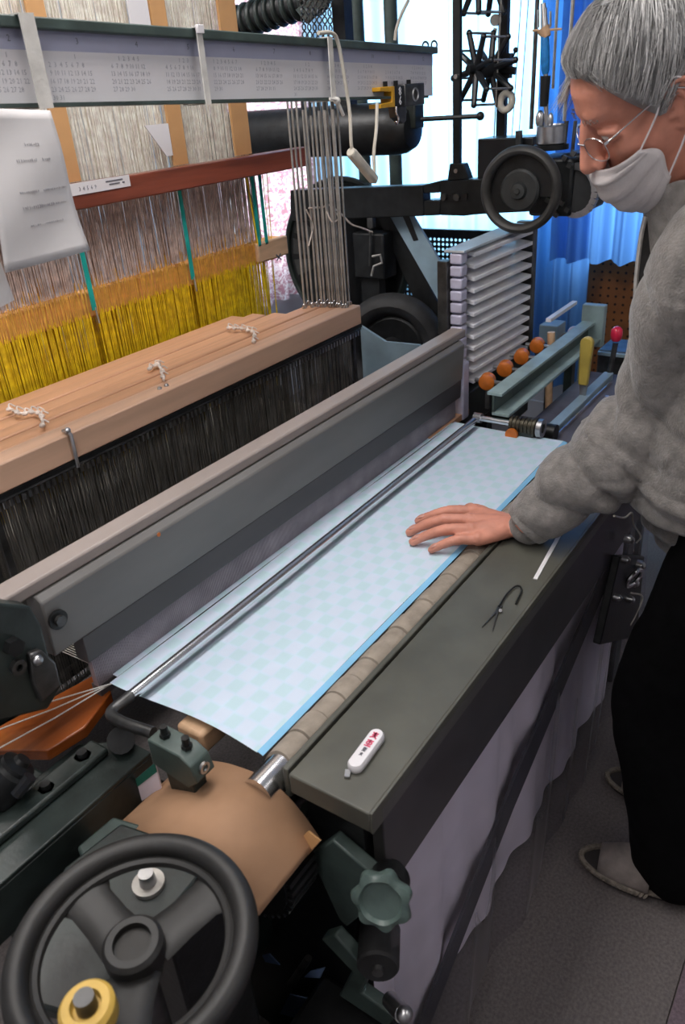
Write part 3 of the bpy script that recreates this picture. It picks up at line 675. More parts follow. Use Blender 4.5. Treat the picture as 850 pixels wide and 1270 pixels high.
for i, (x, wd_) in enumerate(((1.096, .040), (1.405, .044), (1.625, .060))):
    solo('card_strip', MB().bx((x - wd_ / 2, YJ - .012, 1.413), (x + wd_ / 2, YJ - .006, 2.2)), M['cardstrip'], ['left tan card strip standing on the red beam beside the paper note', 'middle tan card strip standing on the red beam', 'right tan card strip at the end of the cords, beside the iron drum'][i], 'card strip', group='tan card strips between the cords')
solo('white_card', MB().prism([V((1.31, YJ - .014, 1.50)), V((1.38, YJ - .014, 1.50)), V((1.38, YJ - .014, 1.435)), V((1.36, YJ - .014, 1.435))], (0, .003, 0)), M['white'], 'white card flap hanging beside the middle tan strip under the calendar', 'card')
solo('white_card', MB().bx((1.32, YJ - .014, 1.66), (1.375, YJ - .011, 1.78)), M['white'], 'white card showing above the calendar rail beside the middle strip', 'card')
# dark machine frame behind the heddles, with an added panel blocking the bright curtains
lf = thing('iron_framework', 'dark iron loom frame with cross beams behind the heddles', 'loom frame', (1.1, 1.5, 0))
part('back_beam', MB().bx((.4, 1.62, .62), (1.78, 1.70, .715)), M['darkgreen'], lf, bev=.006)
part('low_beam', MB().bx((.4, 1.55, .25), (1.9, 1.62, .45)), M['darkgreen'], lf, bev=.006)
part('light_block_panel', MB().bx((.4, 1.72, .1), (1.78, 1.735, .98)), M['blackpaint'], lf)  # added black sheet, keeps curtain light from showing between the heddles
part('end_frame', MB().prism([V((1.80, .93, 0)), V((1.80, .93, .70)), V((1.80, 1.02, .70)), V((1.80, 1.15, .3)), V((1.80, 1.4, .3)), V((1.80, 1.55, .72)), V((1.80, 1.72, .72)), V((1.80, 1.72, 0))], (.05, 0, 0)), M['darkgreen'], lf, bev=.006)
part('front_frame', MB().bx((1.80, .42, .0), (1.86, .93, .68)), M['darkgreen'], lf, bev=.006)
part('near_frame', MB().prism([V((.40, .56, 0)), V((.40, .56, .52)), V((.40, .74, .60)), V((.40, 1.0, .60)), V((.40, 1.72, .62)), V((.40, 1.72, 0))], (.05, 0, 0)), M['darkgreen'], lf, bev=.006)
part('under_beam', MB().bx((.45, .62, .30), (1.80, .72, .48)), M['darkgreen'], lf, bev=.006)

# ---------------------------------------------------------------- calendar rail
YS = 1.0
cr = thing('calendar_rail', 'long green metal rail holding a calendar strip above the loom', 'rail', (1.2, YS, 1.5))
def zl(v, x): return v + (x - .69) * -.036     # the rail sags towards the far end
def strip(xa, xb, z0, z1, y0, y1):
    return MB().add([(xa, y0, zl(z0, xa)), (xb, y0, zl(z0, xb)), (xb, y1, zl(z0, xb)), (xa, y1, zl(z0, xa)), (xa, y0, zl(z1, xa)), (xb, y0, zl(z1, xb)), (xb, y1, zl(z1, xb)), (xa, y1, zl(z1, xa))],
                    [(0, 1, 2, 3), (4, 5, 6, 7), (0, 1, 5, 4), (1, 2, 6, 5), (2, 3, 7, 6), (3, 0, 4, 7)])
SX0, SX1 = .5, 1.86
part('bottom_flange', strip(SX0, SX1 - .06, 1.548, 1.553, YS - .018, YS + .01), M['green'], cr)
part('top_flange', strip(SX0, SX1, 1.638, 1.652, YS - .012, YS + .03), M['green'], cr, bev=.002)
part('back_plate', strip(SX0, SX1, 1.553, 1.638, YS + .004, YS + .008), M['green'], cr)
cs = part('calendar_strip', strip(SX0, SX1 - .01, 1.5535, 1.615, YS, YS + .0035), M['calpaper'], cr, label='white calendar strip')
part('header_band', strip(SX0, SX1 - .005, 1.615, 1.638, YS, YS + .0035), M['lilac'], cr, label='lilac header band of the calendar')
tilt = Matrix.Rotation(math.atan(.036), 3, 'Y') @ R_up
starts = [3, 6, 6, 2, 4, 0, 2, 5, 1, 3, 6, 1]; days = [31, 28, 31, 30, 31, 30, 31, 31, 30, 31, 30, 31]
for k in range(12):
    x = .56 + .108 * k; rows = []; dnum = 1 - starts[k]
    while dnum <= days[k]:
        rows.append(' '.join('%2d' % q if 1 <= q <= days[k] else '  ' for q in range(dnum, dnum + 7))); dnum += 7
    for r_, row in enumerate(rows):
        for c_ in range(7):
            s_ = row[c_ * 3:c_ * 3 + 2].strip()
        pass
    # one lettering object per month, columns kept by single cells
    cells = MB()
    dnum = 1
    txt = []
    for r_, row in enumerate(rows): txt.append(row)
    lead = '\n'.join(txt)
    cu_parent = cs
    o = text_mesh(lead, .0088, tilt, (x, YS - .0006, zl(1.606, x)), M['calink'], 'month_numbers', cu_parent, line=1.12, spacing=1.0)
    text_mesh(str(k + 1), .011, tilt, (x + .055, YS - .0006, zl(1.622, x)), M['ink'], 'month_name', cu_parent)
for i, (u, wd_, lab) in enumerate(((34, .022, 'widest white strap wrapped round the calendar rail above the note'), (241, .012, 'white plastic strap wrapped round the middle of the calendar rail'), (401, .014, 'white tape tied round the calendar rail near the cord'))):
    x = P(u, 80, y=YS).x; z1, z0 = zl(1.652, x), zl(1.548, x); st = MB()
    t = .0018
    for (ya, yb, za, zb) in ((YS - .019 - t, YS - .0185, z0 - t, z1 + .002), (YS - .0185, YS + .032, z1 + .0005, z1 + .0022), (YS + .031, YS + .033, z0, z1 + .001), (YS - .0185, YS + .032, z0 - t, z0 - .0002)): st.bx((x - wd_ / 2, ya, za), (x + wd_ / 2, yb, zb))
    th = thing('tie_strap', lab, 'strap', (x, YS, z0), group='straps round the calendar rail')
    part('band', st, M['strap'], th)
    if i == 2:
        part('knot', MB().ball((x + .004, YS - .024, z0 - .002), (.010, .006, .007)), M['strap'], th)
        part('tail', MB().tube(spline([(x + .004, YS - .026, z0 - .004), (x + .012, YS - .026, z0 - .016), (x + .020, YS - .026, z0 - .028)], 4), .0035, 6).tube([(x, YS - .026, z0), (x - .02, YS - .024, z0 + .003)], .003, 6), M['strap'], th)
    if i == 1: part('buckle', MB().box((x, YS - .022, z1 - .002), (.014, .006, .012)), M['white'], th, bev=.001)
for k, dx in enumerate((0, .03)):
    x = SX1 - .02 + dx * .4; part('eye_bolt', MB().torus((x + k * .03, YS + .01, zl(1.647, x) + .008 + .002 * k), (.5, 1, 0), .008, .0022, 16, 6), M['darksteel'], cr)
# paper notes hung from the rail
def note(name, outline_px, y, lab, lines):
    tl, tr_, br, bl = [P(*q, y=y) for q in outline_px]; th = thing(name, lab, 'note', ((tl.x + br.x) / 2, y, bl.z))
    def f(s, t):
        p = (tl * (1 - s) + tr_ * s) * (1 - t) + (bl * (1 - s) + br * s) * t
        return p + V((0, -.006 * math.sin(2.6 * s + .5) - .01 * t * t + .003 * math.sin(7 * t + 3 * s), 0))
    mb = MB().grid(f, 14, 16); o = part('sheet', mb, M['paper'], th, ang=180); sm = o.modifiers.new('thick', 'SOLIDIFY'); sm.thickness = .0008
    for (t, ss) in lines:
        mk = MB()
        for s0, s1, hgt in ss:
            nseg = max(2, int((s1 - s0) * 40))
            for i in range(nseg):
                a = s0 + (s1 - s0) * i / nseg; b = a + (s1 - s0) / nseg * random.uniform(.3, .8); dt = hgt * random.uniform(.3, 1)
                q = [f(a, t - dt), f(b, t - dt * .4), f(b, t + dt * .5), f(a, t + dt)]
                mk.prism([p + V((0, -.0014, 0)) for p in q], (0, .0006, 0))
        part('handwriting', mk, M['pencil'], th, smooth=False)
    return th
M['pencil'] = mat('pencil', (.36, .35, .37), .8, 0, .1)
note('paper_note', ((-30, 134), (62, 137), (105, 310), (0, 338)), YS - .03, 'large handwritten paper note hanging from the rail', [(.22, [(.5, .7, .012)]), (.32, [(.35, .62, .014), (.68, .8, .014)]), (.52, [(.3, .55, .01), (.6, .95, .01)]), (.62, [(.3, .72, .014), (.74, .9, .006)]), (.74, [(.36, .5, .012), (.55, .8, .008)])])
solo('paper_slip', MB().prism([P(-20, 322, y=YS), P(1, 326, y=YS), P(18, 372, y=YS), P(-20, 392, y=YS)], (0, .0015, 0)), M['paper'], 'smaller white paper slip below the large note', 'note')
# mechanical pick counter at the rail end
xk = P(495, 122, y=YS - .03).x; zk = P(495, 122, y=YS - .03).z; YK = YS - .02
ct = thing('pick_counter', 'small pick counter with yellow clip and white digits at the rail end', 'counter', (xk, YK, zk - .03))
q0, q1 = P(472, 120, y=YK), P(490, 120, y=YK); q2, q3 = P(502, 120, y=YK), P(526, 122, y=YK)
zT, zB = P(485, 107, y=YK).z, P(485, 133, y=YK).z
clip = MB()
clip.prism([V((q0.x, YK, zT)), V((q1.x, YK, zT)), V((q1.x, YK, zB)), V((q0.x, YK, zB)), V((q0.x, YK, zB + .008)), V((q1.x - .012, YK, zB + .010)), V((q1.x - .012, YK, zT - .010)), V((q0.x, YK, zT - .008))], (0, .03, 0))
part('yellow_clip', clip, M['oryellow'], ct, bev=.001, label='yellow plastic clip')
dp = part('digit_plate', MB().bx((q1.x, YK, zB), (q2.x, YK + .03, zT)), M['blackpaint'], ct, bev=.001)
hh = (zT - zB)
for s_, zz_ in (('8', zB + hh * .52), ('6', zB + hh * .06)):
    text_mesh(s_, hh * .62, R_up, ((q1.x + q2.x) / 2, YK - .0012, zz_), M['white'], 'digit', dp, align='CENTER', depth=.0004)
hb = part('housing', MB().bx((q2.x, YK - .002, zB - .002), (q3.x, YK + .03, zT + .002)), M['darksteel'], ct, bev=.002)
cx_, cz_ = (q2.x + q3.x) / 2, (zT + zB) / 2
part('dial_ring', MB().torus((cx_, YK - .003, cz_), (0, 1, 0), .012, .0022, 20, 6), M['steel'], hb)
for u in (484, 497, 513): x = P(u, 104, y=YK).x; part('knob', MB().cyl((x, YK + .012, zT), (x, YK + .012, zT + .010), .005, n=10), M['black'], ct)
part('lug', MB().prism([V((q1.x + .006, YK + .005, zB)), V((q2.x + .016, YK + .005, zB)), V((q2.x + .014, YK + .005, zB - .030)), V((q2.x, YK + .005, zB - .036)), V((q1.x + .012, YK + .005, zB - .022))], (0, .018, 0)), M['darksteel'], ct, bev=.002)
part('hook', MB().tube(spline([(q1.x - .004, YK - .004, zB), (q1.x - .006, YK - .006, zB - .012), (q1.x + .002, YK - .006, zB - .022), (q1.x - .004, YK - .006, zB - .034), (q1.x - .012, YK - .006, zB - .028)], 5), .0022, 6), M['chrome'], ct, label='bright chrome hook')
# ivory cord with inline switch
cdp = [(395, 41), (412, 41), (420, 55), (428, 100), (434, 140), (436, 180), (440, 190)]
ic = thing('switch_cord', 'ivory electric cord with an inline switch hanging from the rail', 'cord', P(450, 220, y=YS - .03))
part('flex', MB().tube(spline([P(u, v, y=YS - .035) for u, v in cdp], 6), .0036, 8), M['cord'], ic)
part('flex', MB().tube(spline([P(468, 128, y=YS - .025), P(467, 160, y=YS - .03), P(464, 190, y=YS - .034), P(465, 220, y=YS - .035)], 6), .0036, 8), M['cord'], ic)
a, b = P(435, 188, y=YS - .035), P(465, 224, y=YS - .035); e = (b - a).normalized()
part('switch_body', MB().box((a + b) / 2, ((b - a).length, .018, .019), e.to_track_quat('X', 'Y').to_matrix()), M['cord'], ic, bev=.005)
part('collar', MB().torus(a + e * .002, e, .007, .003, 14, 6), M['cord'], ic)

# ---------------------------------------------------------------- far end of the loom: iron drum, arm, pulleys, winder
dr = thing('iron_drum', 'long black iron drum behind the lifting rods under the calendar rail', 'drum', (2.1, 1.5, 1.35))
dm = MB(); c0 = P(515, 152, x=2.1); yE = c0.y; zC = 1.432
dm.lathe((2.1, yE, zC), (0, 1, 0), [(.030, 0), (.052, .006), (.064, .03), (.068, .06), (.068, .9), (.06, .92)], 36)
part('barrel', dm, M['black'], dr)
part('end_plate', MB().box((2.1, yE + .01, zC + .035), (.05, .05, .075)), M['darkgreen'], dr, bev=.004)
for yh in (.2, .8): part('hanger', MB().bx((2.08, yE + yh, zC + .06), (2.12, yE + yh + .04, 2.6)), M['black'], dr)
part('lever', MB().cyl((2.1, yE + .02, zC + .02), P(596, 144, x=2.15), .006, n=8).ball(P(596, 144, x=2.15), .011), M['black'], dr)

XW = 2.2
ia = thing('iron_beam', 'heavy black iron beam with two slots carrying the bobbin winder', 'arm', (XW, 1.25, 1.2))
t0, t1 = P(432, 236, x=XW), P(585, 222, x=XW)
out = [P(360, 236, x=XW), P(540, 229, x=XW), P(548, 223, x=XW), P(665, 222, x=XW), P(665, 262, x=XW), P(592, 266, x=XW), P(580, 262, x=XW), P(360, 272, x=XW)]
# bar cut round the open slot
s0, s1 = P(527, 240, x=XW), P(542, 248, x=XW)
def q(u, v): return P(u, v, x=XW)
am = MB()
am.prism([q(360, 236), q(524, 230), q(526, 268), q(360, 274)], (.05, 0, 0))
am.prism([q(524, 230), q(546, 224), q(546, 239), q(526, 240)], (.05, 0, 0)); am.prism([q(526, 249), q(546, 248), q(546, 267), q(526, 268)], (.05, 0, 0))
am.prism([q(546, 224), q(665, 220), q(665, 262), q(592, 266), q(575, 268), q(546, 267)], (.05, 0, 0))
part('bar', am, M['black'], ia, bev=.003)
part('slot_recess', MB().prism([q(556, 241), q(580, 240), q(580, 248), q(556, 249)], (-.003, 0, 0)), M['blackpaint'], ia)
for u, v in ((552, 244), (568, 244)): c = q(u, v); part('bolt', MB().cyl((XW, c.y, c.z), (XW - .012, c.y, c.z), .010, n=8), M['darksteel'], ia)
part('foot', MB().bx((XW, q(400, 250).y - .05, 0), (XW + .05, q(400, 250).y + .05, q(400, 272).z)), M['black'], ia, bev=.004)
ps = thing('iron_post', 'slim black upright post left of the star shaped reel', 'post', (XW + .02, q(565, 100).y, 1.28))
yP = q(565, 100).y
part('bar', MB().bx((XW + .005, yP - .011, q(565, 222).z), (XW + .02, yP + .011, 2.3)), M['black'], ps, bev=.001)
part('foot_plate', MB().prism([q(555, 224), q(558, 203), q(575, 203), q(582, 222)], (.03, 0, 0)), M['black'], ps, bev=.002)
for v in (95, 212): c = q(566, v); part('bolt', MB().cyl((XW + .006, c.y, c.z), (XW - .004, c.y, c.z), .006, n=10), M['steel'], ps)
XQ = 2.32
def q2(u, v): return P(u, v, x=XQ)
ps = thing('iron_post', 'taller black upright post behind the white ring', 'post', (XQ, q2(622, 100).y, 1.28))
c = q2(622, 100); part('bar', MB().bx((XQ, c.y - .013, q2(622, 190).z), (XQ + .02, c.y + .013, 2.3)), M['black'], ps, bev=.001)
c = q2(617, 25); part('disc', MB().cyl((XQ - .002, c.y, c.z), (XQ - .016, c.y, c.z), .014, n=18), M['wire'], ps)
c = q2(616, 35); part('hook', MB().tube(spline([(XQ - .006, c.y, c.z), (XQ - .01, c.y + .004, c.z - .02), (XQ - .01, c.y - .002, c.z - .03)], 4), .006, 6), M['wire'], ps)

def reel(cu, cv, R, lab, x, n=8, a0=.2, half=.040):
    c = P(cu, cv, x=x); th = thing('star_reel', lab, 'reel', (x, c.y, c.z - R), group='star shaped reels on the winder')
    ax = unit((-1, .55, .05)); u_ = V((0, 0, 1)) - ax * ax.z; u_.normalize(); w_ = ax.cross(u_)
    part('axle', MB().cyl(c - ax * half * 1.3, c + ax * half * 1.3, .012, n=12).cyl(c - ax * half * .6, c + ax * half * .6, .022, n=14), M['blackpaint'], th)
    for i in range(n):
        a = a0 + 2 * pi * i / n; d = u_ * math.cos(a) + w_ * math.sin(a)
        if (c + d * R).z > 2.28: continue
        mb = MB()
        for s in (-1, 1):
            b = c + ax * half * .6 * s; t = c + d * R + ax * half * s
            mb.cyl(b, t, .0095, .0075, n=8)
            mb.ball(t, .0085, 8, 6)
        part('arm', mb, M['blackpaint'], th)
        part('cross_pin', MB().cyl(c + d * R - ax * half, c + d * R + ax * half, .0032, n=8), M['chrome'], th, label='shiny cross pin')
    return th
reel(600, 86, .088, 'black star shaped reel with chrome pins in front of the bright curtain', 2.26)
reel(603, -30, .088, 'upper black star shaped reel, mostly above the picture', 2.26, a0=.35)
cc = P(600, 86, x=2.26)
solo('reel_bracket', MB().cyl(cc + V((.03, -.02, 0)), P(640, 88, x=2.30), .010, n=10).cyl(P(630, 85, x=2.3), P(640, 62, x=2.3), .003, n=6).ball(P(640, 62, x=2.3), .007).box(P(628, 82, x=2.31), (.02, .03, .06)), M['black'], 'small black bracket joining the reel to the taller post', 'bracket')
c = P(628, 126, x=2.28)
solo('white_ring', MB().torus(c, unit((-1, .3, .15)), .021, .0095, 32, 12), M['cord'], 'white plastic ring hanging on the thread by the tall post', 'ring')
for i, (u, v, u2, v2, x, lab) in enumerate(((622, 0, 612, 190, 2.27, 'thread rod passing through the white ring'), (656, -4, 644, 165, 2.3, 'thin grey yarn line right of the white ring'), (647, -4, 634, 185, 2.31, 'thin grey yarn line running down to the black box'), (667, -4, 659, 160, 2.25, 'dark rod left of the blue bobbin'), (692, -4, 686, 110, 2.25, 'pale rod right of the blue bobbin'), (714, -40, 700, 150, 2.25, 'short pale rod beside the hair of the man'))):
    a, b = P(u, v, x=x), P(u2, v2, x=x); solo('guide_rod', MB().cyl(a, b, (.0018, .0012, .0012, .006, .004, .005)[i], n=6), M['wire' if i in (0, 4, 5) else 'darksteel'], lab, 'rod', group='upright rods and yarns on the winder')

XP = 2.05
pw = thing('winder_pulley', 'dark grey cast pulley wheel with a broad rim on the winder', 'pulley', (XP, P(645, 235, x=XP).y, 1.17))
c = P(646, 236, x=XP); R = .105; axp = unit((-1, -.05, .0))
part('rim', MB().torus(c, axp, R - .010, .0125, 56, 12, 1.6), M['rubber2'] if 'rubber2' in M else M['darkgreen'], pw)
part('inner_band', MB().ring(c + axp * .014, c - axp * .014, R - .012, R - .018, 48), M['black'], pw)
part('hub', MB().lathe(c, axp, [(.052, -.012), (.052, .008), (.046, .013), (.022, .014), (.018, .024), (.008, .026), (.006, .03)], 36), M['hubgrey'] if 'hubgrey' in M else M['darkgreen'], pw)
part('web', MB().prism([c + V((0.004, math.sin(a) * (R - .012), math.cos(a) * (R - .012))) for a in [(-1.75 + .19 * k) for k in range(19)]], (.006, 0, 0)), M['black'], pw)
part('axle', MB().cyl(c, c + V((.17, 0, 0)), .014, n=14), M['black'], pw)
wb = thing('bobbin_winder', 'black winder gearbox with a steel cup and blue bobbin, near the face of the man', 'winder', (2.2, .8, 1.2))
def w(u, v, x=2.2): return P(u, v, x=x)
def pbox(u0, v0, u1, v1, x, dx):                  # upright box whose front face spans the pixels on the plane x
    a, b = P(u0, v1, x=x), P(u1, v0, x=x); return MB().bx((x, b.y, min(a.z, b.z)), (x + dx, a.y, max(a.z, b.z)))
part('left_box', pbox(592, 170, 662, 228, 2.22, .10), M['blackpaint'], wb, bev=.003)
part('gear_case', pbox(655, 196, 712, 268, 2.14, .16), M['black'], wb, bev=.008)
part('side_case', pbox(690, 190, 738, 262, 2.18, .12), M['black'], wb, bev=.010)
a = P(677, 181, x=2.16); part('steel_cup', MB().lathe((2.20, a.y, a.z), (0, 0, 1), [(.036, 0), (.040, .004), (.040, .044), (.036, .048), (.034, .044)], 32), M['steel'], wb, label='bright steel cup')
part('cup_base', MB().cyl((2.20, a.y, a.z - .012), (2.20, a.y, a.z), .046, n=24), M['black'], wb)
sp = [P(676, 10, x=2.2), P(678, 160, x=2.2)]
part('spindle', MB().cyl(sp[0], P(678, 162, x=2.2), .006, n=10), M['steel'], wb)
part('blue_bobbin', MB().lathe(P(677, 92, x=2.2), unit(P(676, 48, x=2.2) - P(677, 92, x=2.2)), [(.007, 0), (.0105, .01), (.0115, .05), (.010, .085), (.006, .095)], 20), M['blueobj'], wb, label='bright blue wound bobbin')
part('spindle_sleeve', MB().cyl(P(677, 94, x=2.2), P(675, 132, x=2.2), .013, .011, n=14), M['black'], wb)
part('yoke', MB().cyl(P(661, 38, x=2.2), P(697, 36, x=2.2), .003, n=6).cyl(P(674, 36, x=2.2), P(679, 46, x=2.2), .017, .010, n=16), M['tanwood'], wb)
part('bobbin_tip', MB().cyl(P(676, 36, x=2.2), P(674, 4, x=2.2), .010, .006, n=12).cyl(P(668, 34, x=2.2), P(668, 12, x=2.2), .003, n=6).cyl(P(683, 34, x=2.2), P(683, 14, x=2.2), .003, n=6), M['steel'], wb)
part('lower_yoke', MB().ball(P(670, 148, x=2.2), (.012, .012, .022)).ball(P(683, 150, x=2.2), (.008, .008, .02)), M['steel'], wb)
for i in range(16):
    a_ = -1.9 + .26 * i; part('chain_link', MB().box(P(715 + 24 * math.cos(a_), 236 + 30 * math.sin(a_), x=2.16), (.02, .016, .014), Matrix.Rotation(a_, 3, 'X')), M['steel'], wb)
part('chain_wheel', MB().cyl(P(715, 236, x=2.155), P(715, 236, x=2.17), .055, n=24), M['black'], wb)
for u, v in ((701, 196), (707, 205), (712, 190), (704, 260), (690, 266), (698, 252), (684, 236), (680, 248)): part('nut', MB().box(P(u, v, x=2.135), (.012, .012, .012), Matrix.Rotation(.5, 3, 'X')), M['darksteel'], wb)
for (u, v, u2, v2, r_) in ((700, 180, 703, 150, .006), (710, 190, 714, 150, .005), (644, 182, 644, 162, .010)): part('top_rod', MB().cyl(P(u, v, x=2.2), P(u2, v2, x=2.2), r_, n=8), M['darksteel'], wb)

# big slotted guard disc and lower drive wheel
XD = 2.34
c = P(428, 318, x=XD)
gd = thing('guard_disc', 'large black slotted guard disc behind the lifting rods', 'disc', (XD, c.y, c.z - .24))
mb = MB().cyl(c, c + V((.02, 0, 0)), .255, n=56)
part('disc', mb, M['black'], gd)
part('disc_rim', MB().torus(c, (1, 0, 0), .25, .012, 56, 8), M['darkgreen'], gd)
for k in range(14):
    a = 1.0 + .17 * k if k < 14 else 0; d = V((0, math.sin(a + .25), math.cos(a + .25)))
for k in range(7):
    a = -.25 + .34 * k; d = V((0, math.sin(a), math.cos(a))); t_ = V((0, math.cos(a), -math.sin(a))); p = c + V((-.003, 0, 0))
    part('slot', MB().prism([p + d * .15 - t_ * .018, p + d * .15 + t_ * .018, p + d * .225 + t_ * .028, p + d * .225 - t_ * .028], (.004, 0, 0)), M['wire_dark'] if 'wire_dark' in M else M['green'], gd)
part('stand', MB().bx((XD - .0, c.y - .06, 0), (XD + .05, c.y + .06, c.z - .1)), M['black'], gd)
XT = 2.2
c = P(488, 432, x=XT)
dw = thing('drive_wheel', 'big dark rubber tyred drive wheel low behind the loom', 'wheel', (XT, c.y, c.z - .17))
part('tyre', MB().torus(c, unit((-1, -.25, .1)), .145, .038, 48, 12, 1.3), M['rubber'], dw)
part('rim', MB().lathe(c, unit((-1, -.25, .1)), [(.11, -.02), (.11, .015), (.10, .02), (.04, .01), (.035, .03), (.01, .032)], 36), M['black'], dw)
part('stand', MB().bx((XT + .02, c.y - .04, 0), (XT + .08, c.y + .04, c.z)), M['black'], dw)
mt = thing('motor_bracket', 'small dark motor bracket with an adjusting screw beside the slant bar', 'bracket', P(455, 300, x=2.22))
part('body', pbox(440, 290, 475, 345, 2.22, .08), M['black'], mt, bev=.006)
part('adjusting_screw', MB().cyl(P(460, 270, x=2.21), P(459, 330, x=2.21), .004, n=8).box(P(461, 276, x=2.21), (.02, .02, .03)), M['darksteel'], mt)
part('clip', MB().tube([P(462, 318, x=2.2), P(472, 316, x=2.2), P(474, 326, x=2.2), P(464, 330, x=2.2), P(461, 342, x=2.2)], .004, 6), M['wire'], mt)
part('post', MB().bx((2.24, P(470, 345, x=2.24).y, 0), (2.28, P(448, 345, x=2.24).y, P(455, 340, x=2.24).z)), M['black'], mt)
XB_ = 2.26
sb = thing('slant_bar', 'broad blue grey steel bar slanting down towards the shuttle rack', 'bar', P(560, 410, x=XB_))
u0, u1, u2, u3 = [P(*k, x=XB_) for k in ((480, 262), (508, 262), (566, 405), (560, 402))]
part('flat', MB().prism([P(480, 262, x=XB_), P(509, 262, x=XB_), P(562, 352, x=XB_), P(562, 405, x=XB_)], (.012, 0, 0)), M['bluegrey'], sb, bev=.002)
part('slot', MB().prism([P(497, 262, x=XB_ - .002), P(505, 262, x=XB_ - .002), P(519, 298, x=XB_ - .002), P(513, 299, x=XB_ - .002)], (.003, 0, 0)), M['blackpaint'], sb)
part('backing', MB().prism([P(466, 262, x=XB_ + .02), P(485, 262, x=XB_ + .02), P(566, 420, x=XB_ + .02), P(540, 430, x=XB_ + .02)], (.02, 0, 0)), M['black'], sb)
gp = thing('wire_guard', 'dark perforated metal guard box behind the slant bar', 'guard', P(570, 350, x=2.62))
GX = 2.62; g0, g1 = P(516, 345, x=GX), P(618, 288, x=GX)
part('top_edge', MB().bx((GX, g1.y, P(560, 290, x=GX).z - .012), (GX + .014, g0.y, P(560, 285, x=GX).z)), M['black'], gp)
mb = MB(); yy = g1.y
zt_, zb_ = P(560, 290, x=GX).z - .012, P(560, 420, x=GX).z
n = int((g0.y - g1.y + .12) / .017)
sheet = MB()
nz = int((zt_ - zb_) / .017)
for i in range(n):
    for j in range(nz):
        y_, z_ = g1.y + .017 * i, zt_ - .017 * (j + 1); o_ = [V((GX, y_, z_)), V((GX, y_ + .017, z_)), V((GX, y_ + .017, z_ + .017)), V((GX, y_, z_ + .017))]
        cc_ = V((GX, y_ + .0085, z_ + .0085)); inn = [cc_ + V((0, math.cos(k * pi / 4) * .0052, math.sin(k * pi / 4) * .0052)) for k in range(8)]
        vs = o_ + inn
        sheet.add(vs, [(0, 1, 11, 10, 9), (1, 2, 5, 4, 11), (2, 3, 7, 6, 5), (3, 0, 9, 8, 7)])
part('perforated_sheet', sheet, M['black'], gp, kind='stuff', smooth=False)
part('side', MB().bx((GX, g1.y - .004, zb_), (GX + .3, g1.y, zt_ + .01)), M['black'], gp)
part('stand', MB().bx((GX + .05, g1.y + .05, 0), (GX + .1, g1.y + .1, zb_ + .05)), M['black'], gp)

solo('guard_plate', MB().prism([P(447, 404, x=1.95), V((1.95, P(447, 404, x=1.95).y, 0)), V((1.95, P(545, 460, x=1.95).y, 0)), P(545, 460, x=1.95), P(520, 428, x=1.95), P(478, 424, x=1.95)], (.01, 0, 0)), M['bluegrey'], 'pale blue grey guard plate low behind the ends of the heddle frames', 'plate')
# stacked shuttle boxes at the far end of the batten
XS0, XS1, YS0 = 1.80, 2.20, .885
zb, zt = .80, 1.165
sk = thing('shuttle_rack', 'tall rack of thin pale shuttle boxes at the far end of the batten', 'shuttle rack', (2.0, .92, .76))
part('left_post', MB().bx((XS0 - .01, .932, .96), (XS0 + .02, .96, 1.145)), M['darksteel'], sk, bev=.002)
part('right_post', MB().bx((XS1 + .012, .875, zb), (XS1 + .04, .93, zt + .01)), M['darksteel'], sk, bev=.003)
part('back_plate', MB().bx((XS0 + .03, .935, zb), (XS1 + .01, .945, zt - .02)), M['lavender'], sk)
part('copper_strip', MB().bx((XS0 + .24, .915, zb), (XS0 + .28, .934, zt - .03)), M['tanwood'], sk)
N = 12
part('top_plate', MB().prism([V((XS0, .89, zt)), V((XS1 + .01, .878, zt)), V((XS1 + .01, .945, zt)), V((XS0, .945, zt))], (0, 0, .006)), M['steelpale'] if 'steelpale' in M else M['palegreen'], sk, bev=.001)
for k in range(N):
    z = zb + (zt - zb) * k / N; h = (zt - zb) / N
    f = part('shuttle_shelf', MB().prism([V((XS0 + .06, YS0 + .005, z + h * .35)), V((XS1, YS0 - .012, z + h * .35)), V((XS1, YS0 + .045, z + h * .60)), V((XS0 + .06, YS0 + .045, z + h * .60))], (0, 0, h * .32)), M['lavlit'] if 'lavlit' in M else M['lavender'], sk, bev=.001)
    part('end_cap', MB().bx((XS0, YS0 + .012, z + h * .08), (XS0 + .035, YS0 + .045, z + h * .92)), M['lavender'], sk, bev=.004)
    part('shuttle_nose', MB().lathe((XS0 + .05, YS0 + .03, z + h * .55), (-1, -.3, 0), [(.009, -.02), (.009, 0), (.006, .02), (.001, .034)], 10), M['chrome'], sk)
part('foot', MB().bx((XS0 - .02, .88, .70), (XS0 + .16, .98, zb)), M['darkgreen'], sk, bev=.004)
part('rail_foot', MB().bx((XS1 - .1, .88, .60), (XS1 + .04, .95, zb)), M['darkgreen'], sk, bev=.004)
sl = solo('picker_block', MB().bx((1.755, .868, .745), (1.79, .93, .90)), M['lavender'], 'lavender metal picker block between batten and rack', 'block', bev=.004)
solo('race_end', MB().prism([V((1.58, .872, .745)), V((1.80, .872, .745)), V((1.80, .95, .745)), V((1.60, .95, .745))], (0, 0, .018)), M['pinkwood'], 'short wooden race board end beside the far cloth corner', 'board', bev=.002)

